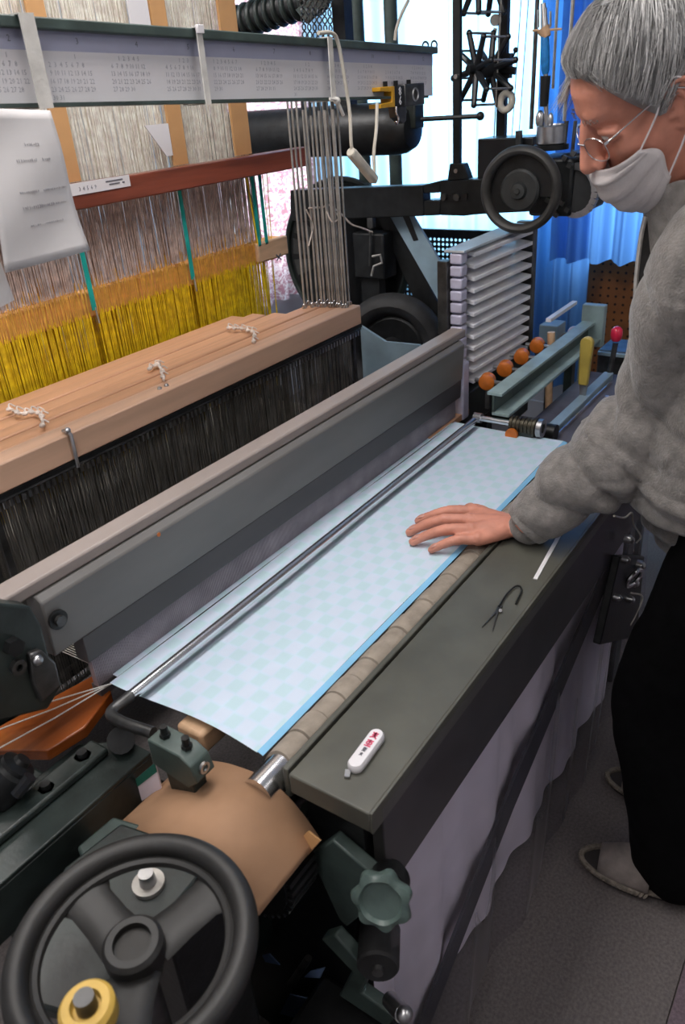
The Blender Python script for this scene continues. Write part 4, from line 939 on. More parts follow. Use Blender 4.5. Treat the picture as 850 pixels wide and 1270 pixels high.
# rails, rollers and fittings right of the cloth
side = thing('side_rail', 'pale green slotted steel side rail slanting away beyond the cloth', 'rail', P(660, 480, y=.72))
def r_(u, v, y=.74): return P(u, v, y=y)
za, zc = .80, .80
xa, xb = 1.72, 2.42
part('upper_flange', MB().bx((xa, .745, .842), (xb, .785, .850)), M['palegreen'], side, bev=.001)
part('web', MB().bx((xa, .765, .80), (xb, .771, .842)), M['green'], side)
part('lower_flange', MB().bx((xa, .725, .790), (xb, .771, .798)), M['palegreen'], side, bev=.001)
part('post', MB().bx((2.36, .74, 0), (2.39, .77, .790)), M['palegreen'], side)
part('end_plate', MB().bx((xb, .72, .77), (xb + .03, .79, .90)), M['palegreen'], side, bev=.003)
for i in range(4):
    x = 1.83 + .115 * i
    th = thing('picker_roller', ['nearest orange roller in front of the shuttle rack', 'second orange roller along the side rail', 'third orange roller along the side rail', 'farthest orange roller, next to the bright strip'][i], 'roller', (x, .83, .82), group='orange rollers along the side rail')
    part('roller', MB().lathe((x - .014, .832, .835), (1, .25, 0), [(.016, 0), (.021, .003), (.021, .028), (.016, .031)], 20), M['orange'], th)
    part('axle', MB().cyl((x, .79, .835), (x, .87, .835), .006, n=8), M['steel'], th)
    part('stem', MB().bx((x - .006, .826, .76), (x + .006, .838, .825)), M['darksteel'], th)
solo('bright_strip', MB().bx((2.18, .80, .905), (2.40, .815, .915)), M['white'], 'bright white metal strip lying above the last orange roller', 'strip')
for i, (u, v, v2, lab) in enumerate(((681, 470, 545, 'copper coloured tube under the side rail'), (684, 412, 450, 'copper coloured tube above the side rail'))):
    a, b = P(u, v, x=2.2), P(u, v2, x=2.2); solo('copper_tube', MB().cyl(a, b, .011, n=14), M['tanwood'], lab, 'tube')
bx_ = thing('clutter_box', 'small pale blue box standing at the far end of the side rail', 'box', P(684, 418, x=2.55))
part('body', pbox(668, 405, 692, 425, 2.55, .08), M['bluegrey'], bx_, bev=.003)
part('stand', MB().bx((2.57, P(680, 420, x=2.55).y - .01, 0), (2.60, P(680, 420, x=2.55).y + .01, P(680, 420, x=2.55).z)), M['darksteel'], bx_)
gm = thing('gear_train', 'row of small dark gears and pins at the far end of the side rail', 'gears', P(700, 430, x=2.48))
for u, v, r in ((690, 432, .026), (703, 420, .022), (712, 412, .02), (700, 445, .018), (716, 430, .022)):
    c = P(u, v, x=2.46); part('gear', MB().lathe(c, unit((-1, -.4, .2)), [(r * .9, 0), (r, .004), (r, .018), (r * .5, .02), (r * .4, .03)], 14), M['darksteel'] if r > .02 else M['lavender'], gm)
part('shaft', MB().cyl(P(685, 440, x=2.47), P(720, 415, x=2.47), .007, n=8), M['steel'], gm)
part('stand', MB().bx((2.47, P(712, 430, x=2.47).y, 0), (2.5, P(702, 430, x=2.47).y, P(706, 440, x=2.47).z)), M['darkgreen'], gm)
cp = thing('rod_coupling', 'knurled dark coupling joining the far end of the chrome rod', 'coupling', (1.7, .70, .76))
a = P(592, 520, z=.782); yA = a.y
part('spindle', MB().cyl((a.x + .01, yA, .782), (a.x + .01, .70, .782), .0075, n=14).cyl((a.x + .01, yA + .012, .782), (a.x + .01, yA - .008, .782), .013, n=14), M['chrome'], cp)
mb = MB()
for k in range(7): mb.cyl((a.x + .01, .712 - .010 * k, .782), (a.x + .01, .712 - .010 * k - .007, .782), .021 if k < 6 else .025, n=20)
mb.cyl((a.x + .01, .712, .782), (a.x + .01, .64, .782), .018, n=20)
part('knurled_body', mb, M['tarnish'] if 'tarnish' in M else M['darksteel'], cp)
part('end_ring', MB().ring((a.x + .01, .642, .782), (a.x + .01, .630, .782), .023, .012, 20), M['steel'], cp)
part('saddle', MB().bx((a.x - .005, .65, .60), (a.x + .03, .70, .772)), M['darkgreen'], cp, bev=.003)
part('brass_pad', MB().cyl((a.x - .02, .70, .764), (a.x - .012, .70, .764), .016, n=14), M['orange'], cp)
td = thing('side_table', 'dark lavender metal side table beyond the far cloth edge', 'table', (2.0, .6, 0))
part('top', MB().bx((1.74, .50, .70), (2.35, .735, .715)), M['sidegrey'] if 'sidegrey' in M else M['darksteel'], td, bev=.002)
for x, y in ((1.9, .52), (2.33, .52), (1.9, .715), (2.33, .715)): part('leg', MB().bx((x - .015, y - .015, 0), (x + .015, y + .015, .70)), M['darkgreen'], td)
gr = thing('guide_rail', 'blue grey guide rail with a bright edge lying on the side table', 'rail', (2.0, .65, .715))
part('channel', MB().bx((1.78, .640, .715), (2.30, .668, .737)), M['bluegrey'], gr, bev=.002)
part('bright_edge', MB().bx((1.78, .632, .715), (2.26, .638, .726)), M['chrome'], gr)
c = V((1.80, .652, .735)); part('roller', MB().cyl((1.80, .63, .735), (1.80, .68, .735), .022, n=20), M['black'], gr)
for i, (x, y, lab) in enumerate(((1.93, .57, 'near steel thumb nut on the side table'), (2.08, .59, 'far steel thumb nut on the side table'))):
    solo('thumb_nut', MB().cyl((x, y, .715), (x, y, .735), .012, n=8).cyl((x, y, .735), (x, y, .745), .006, n=8), M['steel'], lab, 'nut', group='thumb nuts on the side table')
solo('cyan_scrap', MB().box((1.74, .556, .725), (.10, .012, .006), Matrix.Rotation(.1, 3, 'Z')), M['sheenblue'] if 'sheenblue' in M else M['palegreen'], 'narrow pale metal scale strip at the far end of the tray', 'strip')
# file with yellow handle, lever with red knob, blue grey motor box
fb, ft = P(722, 500, x=2.08), P(730, 418, x=2.08)
fi = thing('yellow_handled_tool', 'tool with flat yellow handle standing upright in the side table', 'tool', (fb.x, fb.y, .715))
e = (ft - fb); L_ = e.length; e.normalize()
part('blade', MB().prism([V((fb.x, fb.y - .007, .715)), V((fb.x, fb.y + .007, .715)), fb + V((0, .012, L_ * .32)), fb + V((0, -.012, L_ * .32))], (.004, 0, 0)), M['steel'], fi)
hp = [fb + e * (L_ * .30) + V((-.004, math.cos(t) * .019, 0)) + e * (math.sin(t) * .0) for t in ()]
pts = []
for k in range(13):
    t = pi * k / 12; pts.append(fb + e * (L_ - .018 + .018 * math.sin(t)) + V((-.006, -.018 * math.cos(t) + .002, 0)))
pts = [fb + e * (L_ * .28) + V((-.006, -.013 + .002, 0))] + pts + [fb + e * (L_ * .28) + V((-.006, .013 + .002, 0))]
part('handle', MB().prism(pts, (.018, 0, 0)), M['handle'], fi, bev=.004)
lv = thing('red_knob_lever', 'black lever with a red knob rising in front of the pegboard', 'lever', P(756, 470, x=2.3))
part('stick', MB().cyl(P(752, 485, x=2.3), P(764, 425, x=2.3), .008, .008, n=10), M['darksteel'], lv)
kb = P(765, 414, x=2.3); part('knob', MB().lathe(kb - V((0, 0, .022)), (.05, 0, 1), [(.010, 0), (.015, .006), (.0175, .02), (.016, .034), (.009, .042), (.002, .044)], 20), M['redknob'], lv)
part('base', MB().lathe(P(753, 487, x=2.3) - V((0, 0, .03)), (0, 0, 1), [(.03, 0), (.03, .02), (.016, .03), (.012, .04)], 16), M['darksteel'], lv)
part('pedestal', MB().bx((2.27, P(753, 490, x=2.3).y - .05, 0), (2.36, P(753, 490, x=2.3).y + .05, P(753, 490, x=2.3).z - .02)), M['darkgreen'], lv, bev=.004)
mo = thing('motor_box', 'dark box with pale blue top behind the red knob lever', 'motor', P(765, 470, x=2.5))
part('body', pbox(738, 440, 800, 476, 2.5, .14), M['darksteel'], mo, bev=.006)
a, b = P(742, 438, x=2.5), P(800, 432, x=2.5); part('lid', MB().bx((2.49, b.y, a.z - .004), (2.65, a.y, a.z + .008)), M['bluegrey'], mo, bev=.002)
part('stand', MB().bx((2.53, P(790, 470, x=2.5).y, 0), (2.6, P(745, 470, x=2.5).y, P(765, 470, x=2.5).z)), M['black'], mo)
# hose and chains above the calendar rail
hs = thing('ribbed_hose', 'dark green ribbed hose above the calendar rail', 'hose', P(345, 30, x=2.0))
a, b = P(285, 32, x=2.0), P(400, -6, x=2.0); e = (b - a)
part('tube', MB().cyl(a, b, .035, n=16), M['black'], hs)
for k in range(11):
    p = a + e * ((k + .3) / 11); part('rib', MB().torus(p, e, .036, .008, 20, 8), M['darkgreen'], hs)
solo('flat_bracket', MB().prism([P(366, 12, x=1.9), P(402, -14, x=1.9), P(416, -6, x=1.9), P(380, 30, x=1.9)], (.012, 0, 0)), M['darkgreen'], 'flat dark green bracket beside the ribbed hose', 'bracket', bev=.002)
for i in range(6):
    u = 380 + 6.5 * i; y = 1.25; a = P(u, 70, y=y); mb = MB()
    for k in range(13): mb.torus((a.x, a.y, a.z + .012 + .0155 * k), (0, 1, 0) if k % 2 else (1, 0, 0), .0065, .0017, 10, 5)
    solo('chain', mb, M['darksteel'], 'dark hanging chain behind the calendar rail, %s of six' % ('leftmost', 'second', 'third', 'fourth', 'fifth', 'rightmost')[i], 'chain', group='chains behind the calendar rail')
for i, (u, u2, lab) in enumerate(((442, 448, 'green upright pipe left, behind the calendar rail'), (484, 498, 'green upright pipe right, behind the calendar rail'))):
    a = P(u, 0, x=2.5); b = P(u2, 225, x=2.5); solo('upright_pipe', MB().cyl((2.5, a.y, b.z - .02), (2.5, a.y, 2.3), .022, n=14), M['green'], lab, 'pipe')
solo('hook_wire', MB().tube(spline([P(507, 0, x=2.0), P(498, 18, x=2.0), P(492, 36, x=2.0), P(490, 50, x=2.0)], 5), .004, 6), M['cord'], 'ivory wire hanging above the right end of the calendar rail', 'wire')
# fittings under the arm of the man at the far front corner
fr = thing('front_latch', 'black latch fittings with bright screws at the far front corner of the tray', 'latch', P(780, 720, y=.36))
yF = .362
part('plate', MB().prism([P(770, 690, y=yF), P(800, 690, y=yF), P(790, 790, y=yF), P(745, 800, y=yF)], (0, .018, 0)), M['black'], fr, bev=.003)
for u, v, r in ((776, 668, .010), (772, 693, .008), (790, 700, .012), (783, 722, .010), (778, 742, .009), (762, 740, .008)):
    c = P(u, v, y=yF); part('screw', MB().cyl((c.x, yF + .002, c.z), (c.x, yF - .012, c.z), r, n=12).ball((c.x, yF - .012, c.z), r * .8), M['steel'], fr)
part('ring', MB().torus(P(787, 717, y=yF - .012), (.4, 1, .3), .024, .005, 24, 8), M['chrome'], fr)
part('spring_wire', MB().tube(spline([P(762, 640, y=yF), P(775, 642, y=yF), P(784, 636, y=yF), P(786, 650, y=yF), P(795, 665, y=yF), P(790, 673, y=yF)], 5), .0022, 6).tube(spline([P(782, 735, y=yF), P(797, 740, y=yF), P(790, 760, y=yF), P(782, 775, y=yF)], 5), .0025, 6), M['cord'], fr)

# ---------------------------------------------------------------- near left corner: rails, card cover, hand wheel, knob
an = thing('angle_rail', 'dark green angle iron rail running under the orange race board', 'rail', (.35, .8, .5))
part('top_flange', MB().prism([V((.10, .752, .70)), V((.505, .752, .70)), V((.505, .80, .70)), V((.46, .86, .70)), V((.10, .86, .70))], (0, 0, .008)), M['darkgreen'], an, bev=.002)
part('ledge', MB().bx((.10, .800, .709), (.47, .838, .722)), M['darkgreen'], an, bev=.004)
part('front_flange', MB().bx((.10, .752, .62), (.505, .760, .70)), M['darkgreen'], an, bev=.002)
for u, v, r in ((105, 945, .013), (60, 985, .012)):
    c = P(u, v, z=.709); part('bolt', MB().cyl((c.x, c.y, .7085), (c.x, c.y, .722), r, n=6).cyl((c.x, c.y, .722), (c.x, c.y, .73), r * .6, n=10), M['black'], an)
part('end_lug', MB().cyl(P(150, 918, z=.71), P(150, 918, z=.735), .02, n=14), M['black'], an)
sr = thing('spring_roller', 'black ribbed roller end at the left edge above the angle rail', 'roller', P(28, 960, z=.75))
c = P(18, 955, z=.76)
part('body', MB().lathe(c, unit((.5, -.25, .45)), [(.024, -.05), (.030, -.045), (.030, 0), (.024, .004), (.024, .01), (.012, .014), (.01, .02)], 24), M['black'], sr)
c2 = P(20, 985, z=.745); part('set_screw', MB().cyl(c2, c2 + unit((.5, -.25, .45)) * .03, .009, n=8), M['blackpaint'], sr)
part('arm', MB().box(c + V((-.05, .02, -.03)), (.10, .03, .03)), M['darkgreen'], sr, bev=.003)
# pins behind the clamp
pn = thing('pin_bundle', 'bundle of small dark pins under the rail clamp', 'pins', (.455, .70, .5))
mb = MB(); rnd = random.Random(2)
for i in range(36):
    u, v = rnd.uniform(128, 168), rnd.uniform(958, 1000); a = P(u, v, z=.60); mb.cyl((a.x, a.y, .50), (a.x + .004, a.y, .60 + rnd.uniform(0, .03)), .0022, n=5)
part('pins', mb, M['steel'], pn, kind='stuff')
part('pin_base', MB().box(P(150, 990, z=.5) + V((0, 0, .0)), (.12, .12, .02)), M['black'], pn)
gc = thing('green_card', 'small green and white instruction card under the clamp', 'card', P(180, 985, x=.47))
a = [P(166, 968, x=.47), P(192, 946, x=.47), P(200, 978, x=.47), P(172, 996, x=.47)]
part('card_face', MB().prism(a, (.002, 0, 0)), M['whitesheet'], gc)
part('green_stripe', MB().prism([p + V((-.0008, 0, 0)) for p in (P(166, 968, x=.47), P(192, 946, x=.47), P(195, 957, x=.47), P(168, 978, x=.47))], (.0008, 0, 0)), M['cardgreen'], gc)

# curved brown card cover over the gears
XCa, XCb = .388, .528
prof = [P(u, v, x=XCb) for u, v in ((178, 1000), (205, 968), (235, 945), (268, 944), (300, 952), (330, 965), (355, 985), (378, 1012), (398, 1040))]
prof = spline(prof, 5)
cc = thing('card_cover', 'curved brown card cover folded over the gears beside the hand wheel', 'cover', (.48, .58, .6))
def shell(profile, xa, xb, t=.0016, skew=0):
    n = len(profile); vs = []; mb = MB()
    for x, f in ((xb, 0), (xa, 1)):
        for p in profile: vs.append(V((x, p.y + skew * f, p.z + .0 * f)))
    fs = [(i, i + 1, n + i + 1, n + i) for i in range(n - 1)]
    mb.add(vs, fs); return mb
o = part('card_sheet', shell(prof, XCa, XCb), M['card'], cc, ang=60); s_ = o.modifiers.new('thick', 'SOLIDIFY'); s_.thickness = .002
f0, f1 = P(160, 1014, x=.50), P(218, 985, x=.50)
o = part('card_flap', MB().prism([P(158, 1012, x=.505), P(214, 984, x=.512), P(245, 990, x=.500), P(195, 1026, x=.49)], (-.002, 0, .0)), M['card'], cc, label='lower left flap of the card cover')
o = part('card_flap', MB().prism([P(342, 1072, x=.50), P(384, 1030, x=.515), P(399, 1042, x=.515), P(364, 1081, x=.50)], (-.003, 0, .002)), M['cardstrip'], cc, label='lighter folded end strip of the card cover')
# gears and shaft under the card
gw = thing('toothed_gear', 'dark gear wheel under the card cover', 'gear', (.49, .55, .5))
part('disc', MB().cyl((.46, .56, .64), (.52, .56, .64), .085, n=40), M['black'], gw)
mb = MB()
for k in range(36):
    a = 2 * pi * k / 36; mb.box((.49, .56 + .089 * math.sin(a), .64 + .089 * math.cos(a)), (.055, .008, .010), Matrix.Rotation(-a, 3, 'X'))
part('teeth', mb, M['black'], gw, kind='stuff')
part('shaft', MB().cyl((.42, .56, .64), (.60, .56, .64), .016, n=16), M['steel'], gw)
# cast plate below the hand wheel
cp_ = thing('cast_plate', 'dark green cast plate with a washer and bolt under the hand wheel', 'plate', (.33, .53, .4))
zp = .735
pl = [P(u, v, z=zp) for u, v in ((150, 1020), (238, 1050), (252, 1080), (196, 1150), (160, 1210), (90, 1260), (20, 1240), (40, 1150), (80, 1075))]
part('plate', MB().prism(pl, (0, 0, -.02)), M['darkgreen'], cp_, bev=.004)
c = P(185, 1098, z=zp); part('washer', MB().ring((c.x, c.y, zp), (c.x, c.y, zp + .006), .019, .010, 28), M['wire'], cp_, label='pale steel washer')
part('bolt', MB().cyl((c.x, c.y, zp), (c.x, c.y, zp + .022), .0105, .009, n=18), M['steel'], cp_)
c = P(142, 1084, z=zp); part('oil_hole', MB().cyl((c.x, c.y, zp), (c.x, c.y, zp + .001), .004, n=12), M['blackpaint'], cp_)
part('upper_lug', MB().prism([P(u, v, z=.72) for u, v in ((95, 1050), (140, 1012), (175, 1022), (165, 1050), (110, 1078))], (0, 0, -.03)), M['green'], cp_, bev=.004)
part('leg', MB().bx((.30, .50, 0), (.40, .60, zp - .02)), M['black'], cp_, bev=.004)
HC = P(165, 1172, z=.82); HZ = .82; HR = .123
hw = thing('hand_wheel', 'black three spoked hand wheel at the near left corner', 'hand wheel', (HC.x, HC.y, HZ - .03))
ax = unit((-.04, -.02, 1))
part('rim', MB().torus(HC, ax, HR - .012, .0125, 72, 14), M['wheelblk'], hw)
part('inner_rim', MB().torus(HC - ax * .006, ax, HR - .028, .006, 72, 8), M['wheelblk'], hw)
part('hub', MB().lathe(HC - ax * .028, ax, [(.020, -.02), (.026, 0), (.030, .012), (.030, .030), (.026, .034), (.019, .034), (.0185, .026), (.0, .026)], 36), M['wheelblk'], hw)
part('hub_bore', MB().cyl(HC - ax * .003, HC - ax * .001, .0165, n=24), M['hubdark'], hw)
dirs = [P(85, 1085, z=HZ), P(262, 1100, z=HZ), P(150, 1285, z=HZ)]
for p in dirs:
    d = (p - HC); d.z = 0; d.normalize(); t_ = V((-d.y, d.x, 0))
    mb = MB()
    st = [(.020, .026, -.018), (.05, .023, -.015), (.08, .023, -.011), (.104, .036, -.006)]
    vs = []
    for r, wd_, dz in st:
        c = HC + d * r + V((0, 0, dz))
        for k in range(10):
            a = 2 * pi * k / 10; vs.append(c + t_ * (wd_ * math.cos(a)) + V((0, 0, .0065 * math.sin(a))))
    mb.add(vs, [(j * 10 + k, j * 10 + (k + 1) % 10, (j + 1) * 10 + (k + 1) % 10, (j + 1) * 10 + k) for j in range(3) for k in range(10)] + [tuple(range(10)), tuple(range(30, 40))])
    part('spoke', mb, M['wheelblk'], hw, ang=60)
part('shaft', MB().cyl(HC - ax * .03, (HC.x, HC.y, .40), .013, n=16), M['darksteel'], hw)
yr = P(106, 1243, z=.86)
hk = thing('yellow_collar', 'yellow ring collar round a dark pin on the hand wheel', 'collar', (yr.x, yr.y, .832))
part('ring', MB().lathe((yr.x, yr.y, .834), ax, [(.012, 0), (.022, 0), (.0245, .004), (.0245, .020), (.021, .0245), (.014, .0245), (.012, .018)], 32), M['rollyellow'], hk)
part('pin', MB().cyl((yr.x, yr.y, .825), (yr.x, yr.y, .868), .0105, .009, n=18), M['darksteel'], hk)
# scalloped knob on a sloping bracket
kb = thing('tension_bracket', 'sloping grey green iron bracket at the near end of the tray', 'bracket', (.52, .40, .4))
B = lambda u, v, x=.53: P(u, v, x=x)
part('plate', MB().prism([B(384, 1062), B(412, 1042), B(462, 1085), B(455, 1130), B(430, 1150), B(420, 1140)], (.02, 0, 0)), M['green'], kb, bev=.003)
part('slide', MB().prism([B(398, 1165), B(415, 1160), B(458, 1208), B(448, 1232), B(490, 1262), B(480, 1275), B(420, 1235), B(436, 1205)], (.02, 0, 0)), M['green'], kb, bev=.003)
part('foot_bolt', MB().cyl(B(484, 1240, .52), B(500, 1258, .5), .012, n=12).ball(B(502, 1258, .5), .012), M['steel'], kb)
part('back_iron', MB().prism([B(310, 1130, .56), B(380, 1060, .56), B(440, 1150, .56), B(440, 1290, .56), B(300, 1290, .56)], (.02, 0, 0)), M['blackpaint'], kb)
kn = thing('scalloped_knob', 'grey green scalloped hand knob at the near end of the loom', 'knob', P(470, 1118, x=.5))
kc = P(474, 1116, x=.50); ka = unit((-.86, -.30, .42)); x_, y_ = MB().frame(kc, kc + ka)
def lobe(R, h, amp, n=60): return [kc + ka * h + (x_ * math.cos(2 * pi * i / n) + y_ * math.sin(2 * pi * i / n)) * (R * (1 + amp * math.cos(7 * 2 * pi * i / n))) for i in range(n)]
lay = [lobe(.020, -.018, 0), lobe(.026, -.012, .02), lobe(.0345, -.008, .09), lobe(.0365, -.001, .10), lobe(.0345, .006, .09), lobe(.027, .009, .02), lobe(.0255, .007, 0), lobe(.0235, .0035, 0), lobe(.012, .0025, 0), lobe(.001, .002, 0)]
n = 60; mb = MB().add([p for l in lay for p in l], [(j * n + i, j * n + (i + 1) % n, (j + 1) * n + (i + 1) % n, (j + 1) * n + i) for j in range(len(lay) - 1) for i in range(n)] + [tuple(range(n)), tuple(range((len(lay) - 1) * n, len(lay) * n))])
part('knob_head', mb, M['knobgreen'], kn, ang=50)
part('stem', MB().cyl(kc - ka * .07, kc - ka * .016, .016, n=18).cyl(kc - ka * .05, kc - ka * .022, .026, n=24), M['black'], kn)
rr = thing('rubber_roller', 'dark rubber roller under the scalloped knob', 'roller', P(480, 1190, x=.53))
a = P(470, 1180, x=.55); part('roller', MB().lathe(a, unit((-.8, -.45, .1)), [(.024, -.04), (.030, -.036), (.030, .022), (.027, .026)], 28), M['rubber'], rr)
part('axle', MB().cyl(a, a + unit((-.8, -.45, .1)) * .034, .008, n=12), M['darksteel'], rr)
# bits of blue paper and a small lever in the dark below
for i, (o_, lab) in enumerate(((((360, 1232), (396, 1240), (382, 1266), (348, 1256)), 'larger blue paper scrap low in the dark frame'), (((386, 1203), (404, 1199), (398, 1212), (378, 1211)), 'small blue paper scrap above the larger one'), (((326, 1184), (335, 1182), (348, 1196), (330, 1192)), 'blue paper scrap beside the hand wheel rim'))):
    pp = [P(u, v, x=.56 - .01) for u, v in o_]; solo('blue_scrap', MB().prism(pp, (-.002, 0, 0)), M['bluechip'], lab, 'paper', group='blue paper scraps in the frame')
a, b = P(362, 1220, x=.53), P(383, 1188, x=.545)
solo('small_lever', MB().cyl(a, b, .007, .006, n=10).ball(a, .008), M['darksteel'], 'small dark lever pin among the blue scraps', 'lever')
solo('base_casting', MB().bx((.40, .20, 0), (.56, .52, .30)), M['black'], 'black base casting low at the near corner of the loom', 'casting', bev=.01)

# ---------------------------------------------------------------- the weaver
PO = V((1.36, .13, 0))
man = thing('person', 'grey haired man in grey fleece and white mask leaning over the cloth', 'person', PO)
def ev(o):
    dg = bpy.context.evaluated_depsgraph_get(); me = bpy.data.meshes.new_from_object(o.evaluated_get(dg)); return me
def remesh(mb, vox, smooth=4, fac=.5):
    """Fuses overlapping closed shapes into one continuous skin."""
    me = bpy.data.meshes.new('tmp'); me.from_pydata(mb.v, [], mb.f); me.update()
    bm = bmesh.new(); bm.from_mesh(me); bmesh.ops.recalc_face_normals(bm, faces=bm.faces); bm.to_mesh(me); bm.free()
    o = bpy.data.objects.new('tmp', me); COL.objects.link(o)
    r = o.modifiers.new('r', 'REMESH'); r.mode = 'VOXEL'; r.voxel_size = vox; r.use_smooth_shade = True
    if smooth: s = o.modifiers.new('s', 'SMOOTH'); s.iterations = smooth; s.factor = fac
    out = ev(o); bpy.data.objects.remove(o); return out
def displace(me, fn):
    n = len(me.vertices); co = [0.0] * (3 * n); no = [0.0] * (3 * n)
    me.vertices.foreach_get('co', co); me.vertex_normals.foreach_get('vector', no)
    for i in range(n):
        j = 3 * i; p = V(co[j:j + 3]); q = V(no[j:j + 3]); p = p + q * fn(p, q); co[j], co[j + 1], co[j + 2] = p
    me.vertices.foreach_set('co', co); me.update()
def put(name, me, m, parent, label=None):
    me.transform(Matrix.Translation(-wl(parent))); me.materials.clear(); me.materials.append(m)
    me.polygons.foreach_set('use_smooth', [True] * len(me.polygons))
    o = bpy.data.objects.new(name, me); COL.objects.link(o); o.parent = parent
    if label: o['label'] = label
    return o
def limb(mb, pts, rad, n=16, k=5):
    """Smooth tapered limb through joints; rad = r or (rx, ry) measured across the world X axis and across the limb."""
    pts = [V(p) for p in pts]; rr = [(r, r) if not isinstance(r, tuple) else r for r in rad]
    sp = spline(pts, k); ra = spline([V((a, b, 0)) for a, b in rr], k)
    vs = []; m = len(sp)
    ref = V((1, 0, 0))
    for i, p in enumerate(sp):
        t = (sp[min(i + 1, m - 1)] - sp[max(i - 1, 0)]).normalized()
        x = ref - t * ref.dot(t)
        if x.length < .2: x = V((0, 1, 0)) - t * t.y
        x.normalize(); y = t.cross(x)
        vs += [p + x * (math.cos(2 * pi * j / n) * ra[i].x) + y * (math.sin(2 * pi * j / n) * ra[i].y) for j in range(n)]
    fs = [(i * n + j, i * n + (j + 1) % n, (i + 1) * n + (j + 1) % n, (i + 1) * n + j) for i in range(m - 1) for j in range(n)]
    vs += [sp[0], sp[-1]]; e0, e1 = len(vs) - 2, len(vs) - 1
    fs += [(e0, (j + 1) % n, j) for j in range(n)] + [(e1, (m - 1) * n + j, (m - 1) * n + (j + 1) % n) for j in range(n)]
    mb.add(vs, fs)
    mb.ball(sp[0], min(rr[0]) * .98, 12, 8); mb.ball(sp[-1], min(rr[-1]) * .98, 12, 8)
    return mb

# joints
HIP_L, HIP_R = V((1.285, .105, .84)), V((1.455, .105, .84))
NECK = V((1.345, .235, 1.375))
SH_L, EL_L, WR_L = V((1.235, .232, 1.285)), P(820, 508, x=1.325), P(648, 655, z=.800)
SH_R, EL_R, WR_R = V((1.54, .235, 1.295)), V((1.625, .14, 1.03)), V((1.63, .10, .79))

# head frame: +x his right, +y the way he faces, +z crown
HO = V((1.287, .335, 1.492)); hd, pt, rl_ = math.radians(31), math.radians(33), math.radians(-10)
RH_ = Matrix.Rotation(hd, 3, 'Z') @ Matrix.Rotation(-pt, 3, 'X') @ Matrix.Rotation(rl_, 3, 'Y')
def H(x, y, z): return HO + RH_ @ V((x, y, z))
TAB = [(-.118, .050, -.005, .022), (-.110, .080, -.020, .036), (-.095, .089, -.040, .047), (-.07, .091, -.056, .057), (-.045, .090, -.066, .063), (-.02, .089, -.080, .067), (0, .087, -.090, .070), (.02, .084, -.097, .072), (.04, .094, -.101, .074), (.055, .097, -.101, .075), (.08, .093, -.094, .075), (.105, .080, -.080, .068), (.125, .058, -.058, .053), (.14, .030, -.034, .032), (.147, .006, -.012, .008)]
def tab(z):
    if z <= TAB[0][0]: return TAB[0][1:]
    for a, b in zip(TAB, TAB[1:]):
        if z <= b[0]:
            t = (z - a[0]) / (b[0] - a[0]); return tuple(a[i] + (b[i] - a[i]) * t for i in (1, 2, 3))
    return TAB[-1][1:]
def head_local(a, z):
    """a = angle, 0 at the nose, + towards his left (-x)."""
    yf, yb, w_ = tab(z); yc = (yf + yb) / 2 - .006; s, c = math.sin(a), math.cos(a)
    ex = .86
    x = -w_ * math.copysign(abs(s) ** ex, s); y = yc + ((yf - yc) if c > 0 else (yc - yb)) * math.copysign(abs(c) ** ex, c)
    g = lambda px, pz, sx, sz: math.exp(-((abs(x) - px) / sx) ** 2 - ((z - pz) / sz) ** 2) * (1 if c > 0 else 0)
    d = -.007 * g(.031, .020, .016, .013) + .004 * g(.030, .047, .022, .009) + .006 * g(.046, -.012, .018, .018) - .006 * g(.048, -.055, .016, .02) + .004 * g(0, -.058, .02, .012) - .004 * g(.062, .045, .014, .02)
    n = V((x, y - yc, 0)).normalized()
    return V((x + n.x * d, y + n.y * d, z))
body = MB(); NA = 56; NZ = 48
zs = [-.118 + (.147 + .118) * j / NZ for j in range(NZ + 1)]
vs = [H(*head_local(2 * pi * i / NA, z)) for z in zs for i in range(NA)]
fs = [(j * NA + i, j * NA + (i + 1) % NA, (j + 1) * NA + (i + 1) % NA, (j + 1) * NA + i) for j in range(NZ) for i in range(NA)]
fs += [tuple(range(NA)), tuple(range(NZ * NA, (NZ + 1) * NA))]
body.add(vs, fs)
nose = [(0, .089, .042, .0095), (0, .099, .026, .0105), (0, .107, .008, .0105), (0, .114, -.008, .0115), (0, .117, -.016, .0125)]
sp = spline([H(*q[:3]) for q in nose], 5); rs = spline([V((q[3], 0, 0)) for q in nose], 5)
for p, r in zip(sp, rs):
    body.ball(p, r.x, 12, 8); body.ball(p - RH_ @ V((0, .011, 0)), r.x + .0015, 12, 8)
for s in (-1, 1): body.ball(H(s * .013, .103, -.020), .0095, 12, 8)
for s in (-1, 1):                                # upper lids and brow ridge
    body.tube(spline([H(s * .017, .085, .024), H(s * .031, .0875, .0255), H(s * .042, .081, .023), H(s * .050, .070, .019)], 5), .0042, 8)
    body.tube(spline([H(s * .018, .084, .014), H(s * .031, .086, .010), H(s * .042, .080, .011), H(s * .050, .070, .016)], 5), .0036, 8); body.ball(H(s * .032, .0765, .021), .0112, 14, 10)
    e = [(.069, .004, .012), (.0765, .008, .028), (.082, -.004, .040), (.087, -.020, .038), (.087, -.028, .022), (.083, -.024, .002), (.077, -.012, -.014), (.072, -.003, -.024), (.068, .004, -.018)]
    body.tube(spline([H(s * a, b, c) for a, b, c in e], 6), .0042, 10)
    body.tube(spline([H(s * .071, .0, .026), H(s * .078, -.010, .026), H(s * .078, -.015, .008), H(s * .072, -.006, -.008)], 5), .0046, 8)
    body.box(H(s * .072, -.012, .008), (.006, .028, .046), RH_)
    body.ball(H(s * .070, .006, -.002), .005)
limb(body, [H(0, -.035, -.02), H(0, -.045, -.07), NECK, NECK + V((.01, -.03, -.08))], [(.056, .056), (.055, .057), (.062, .064), (.09, .07)])
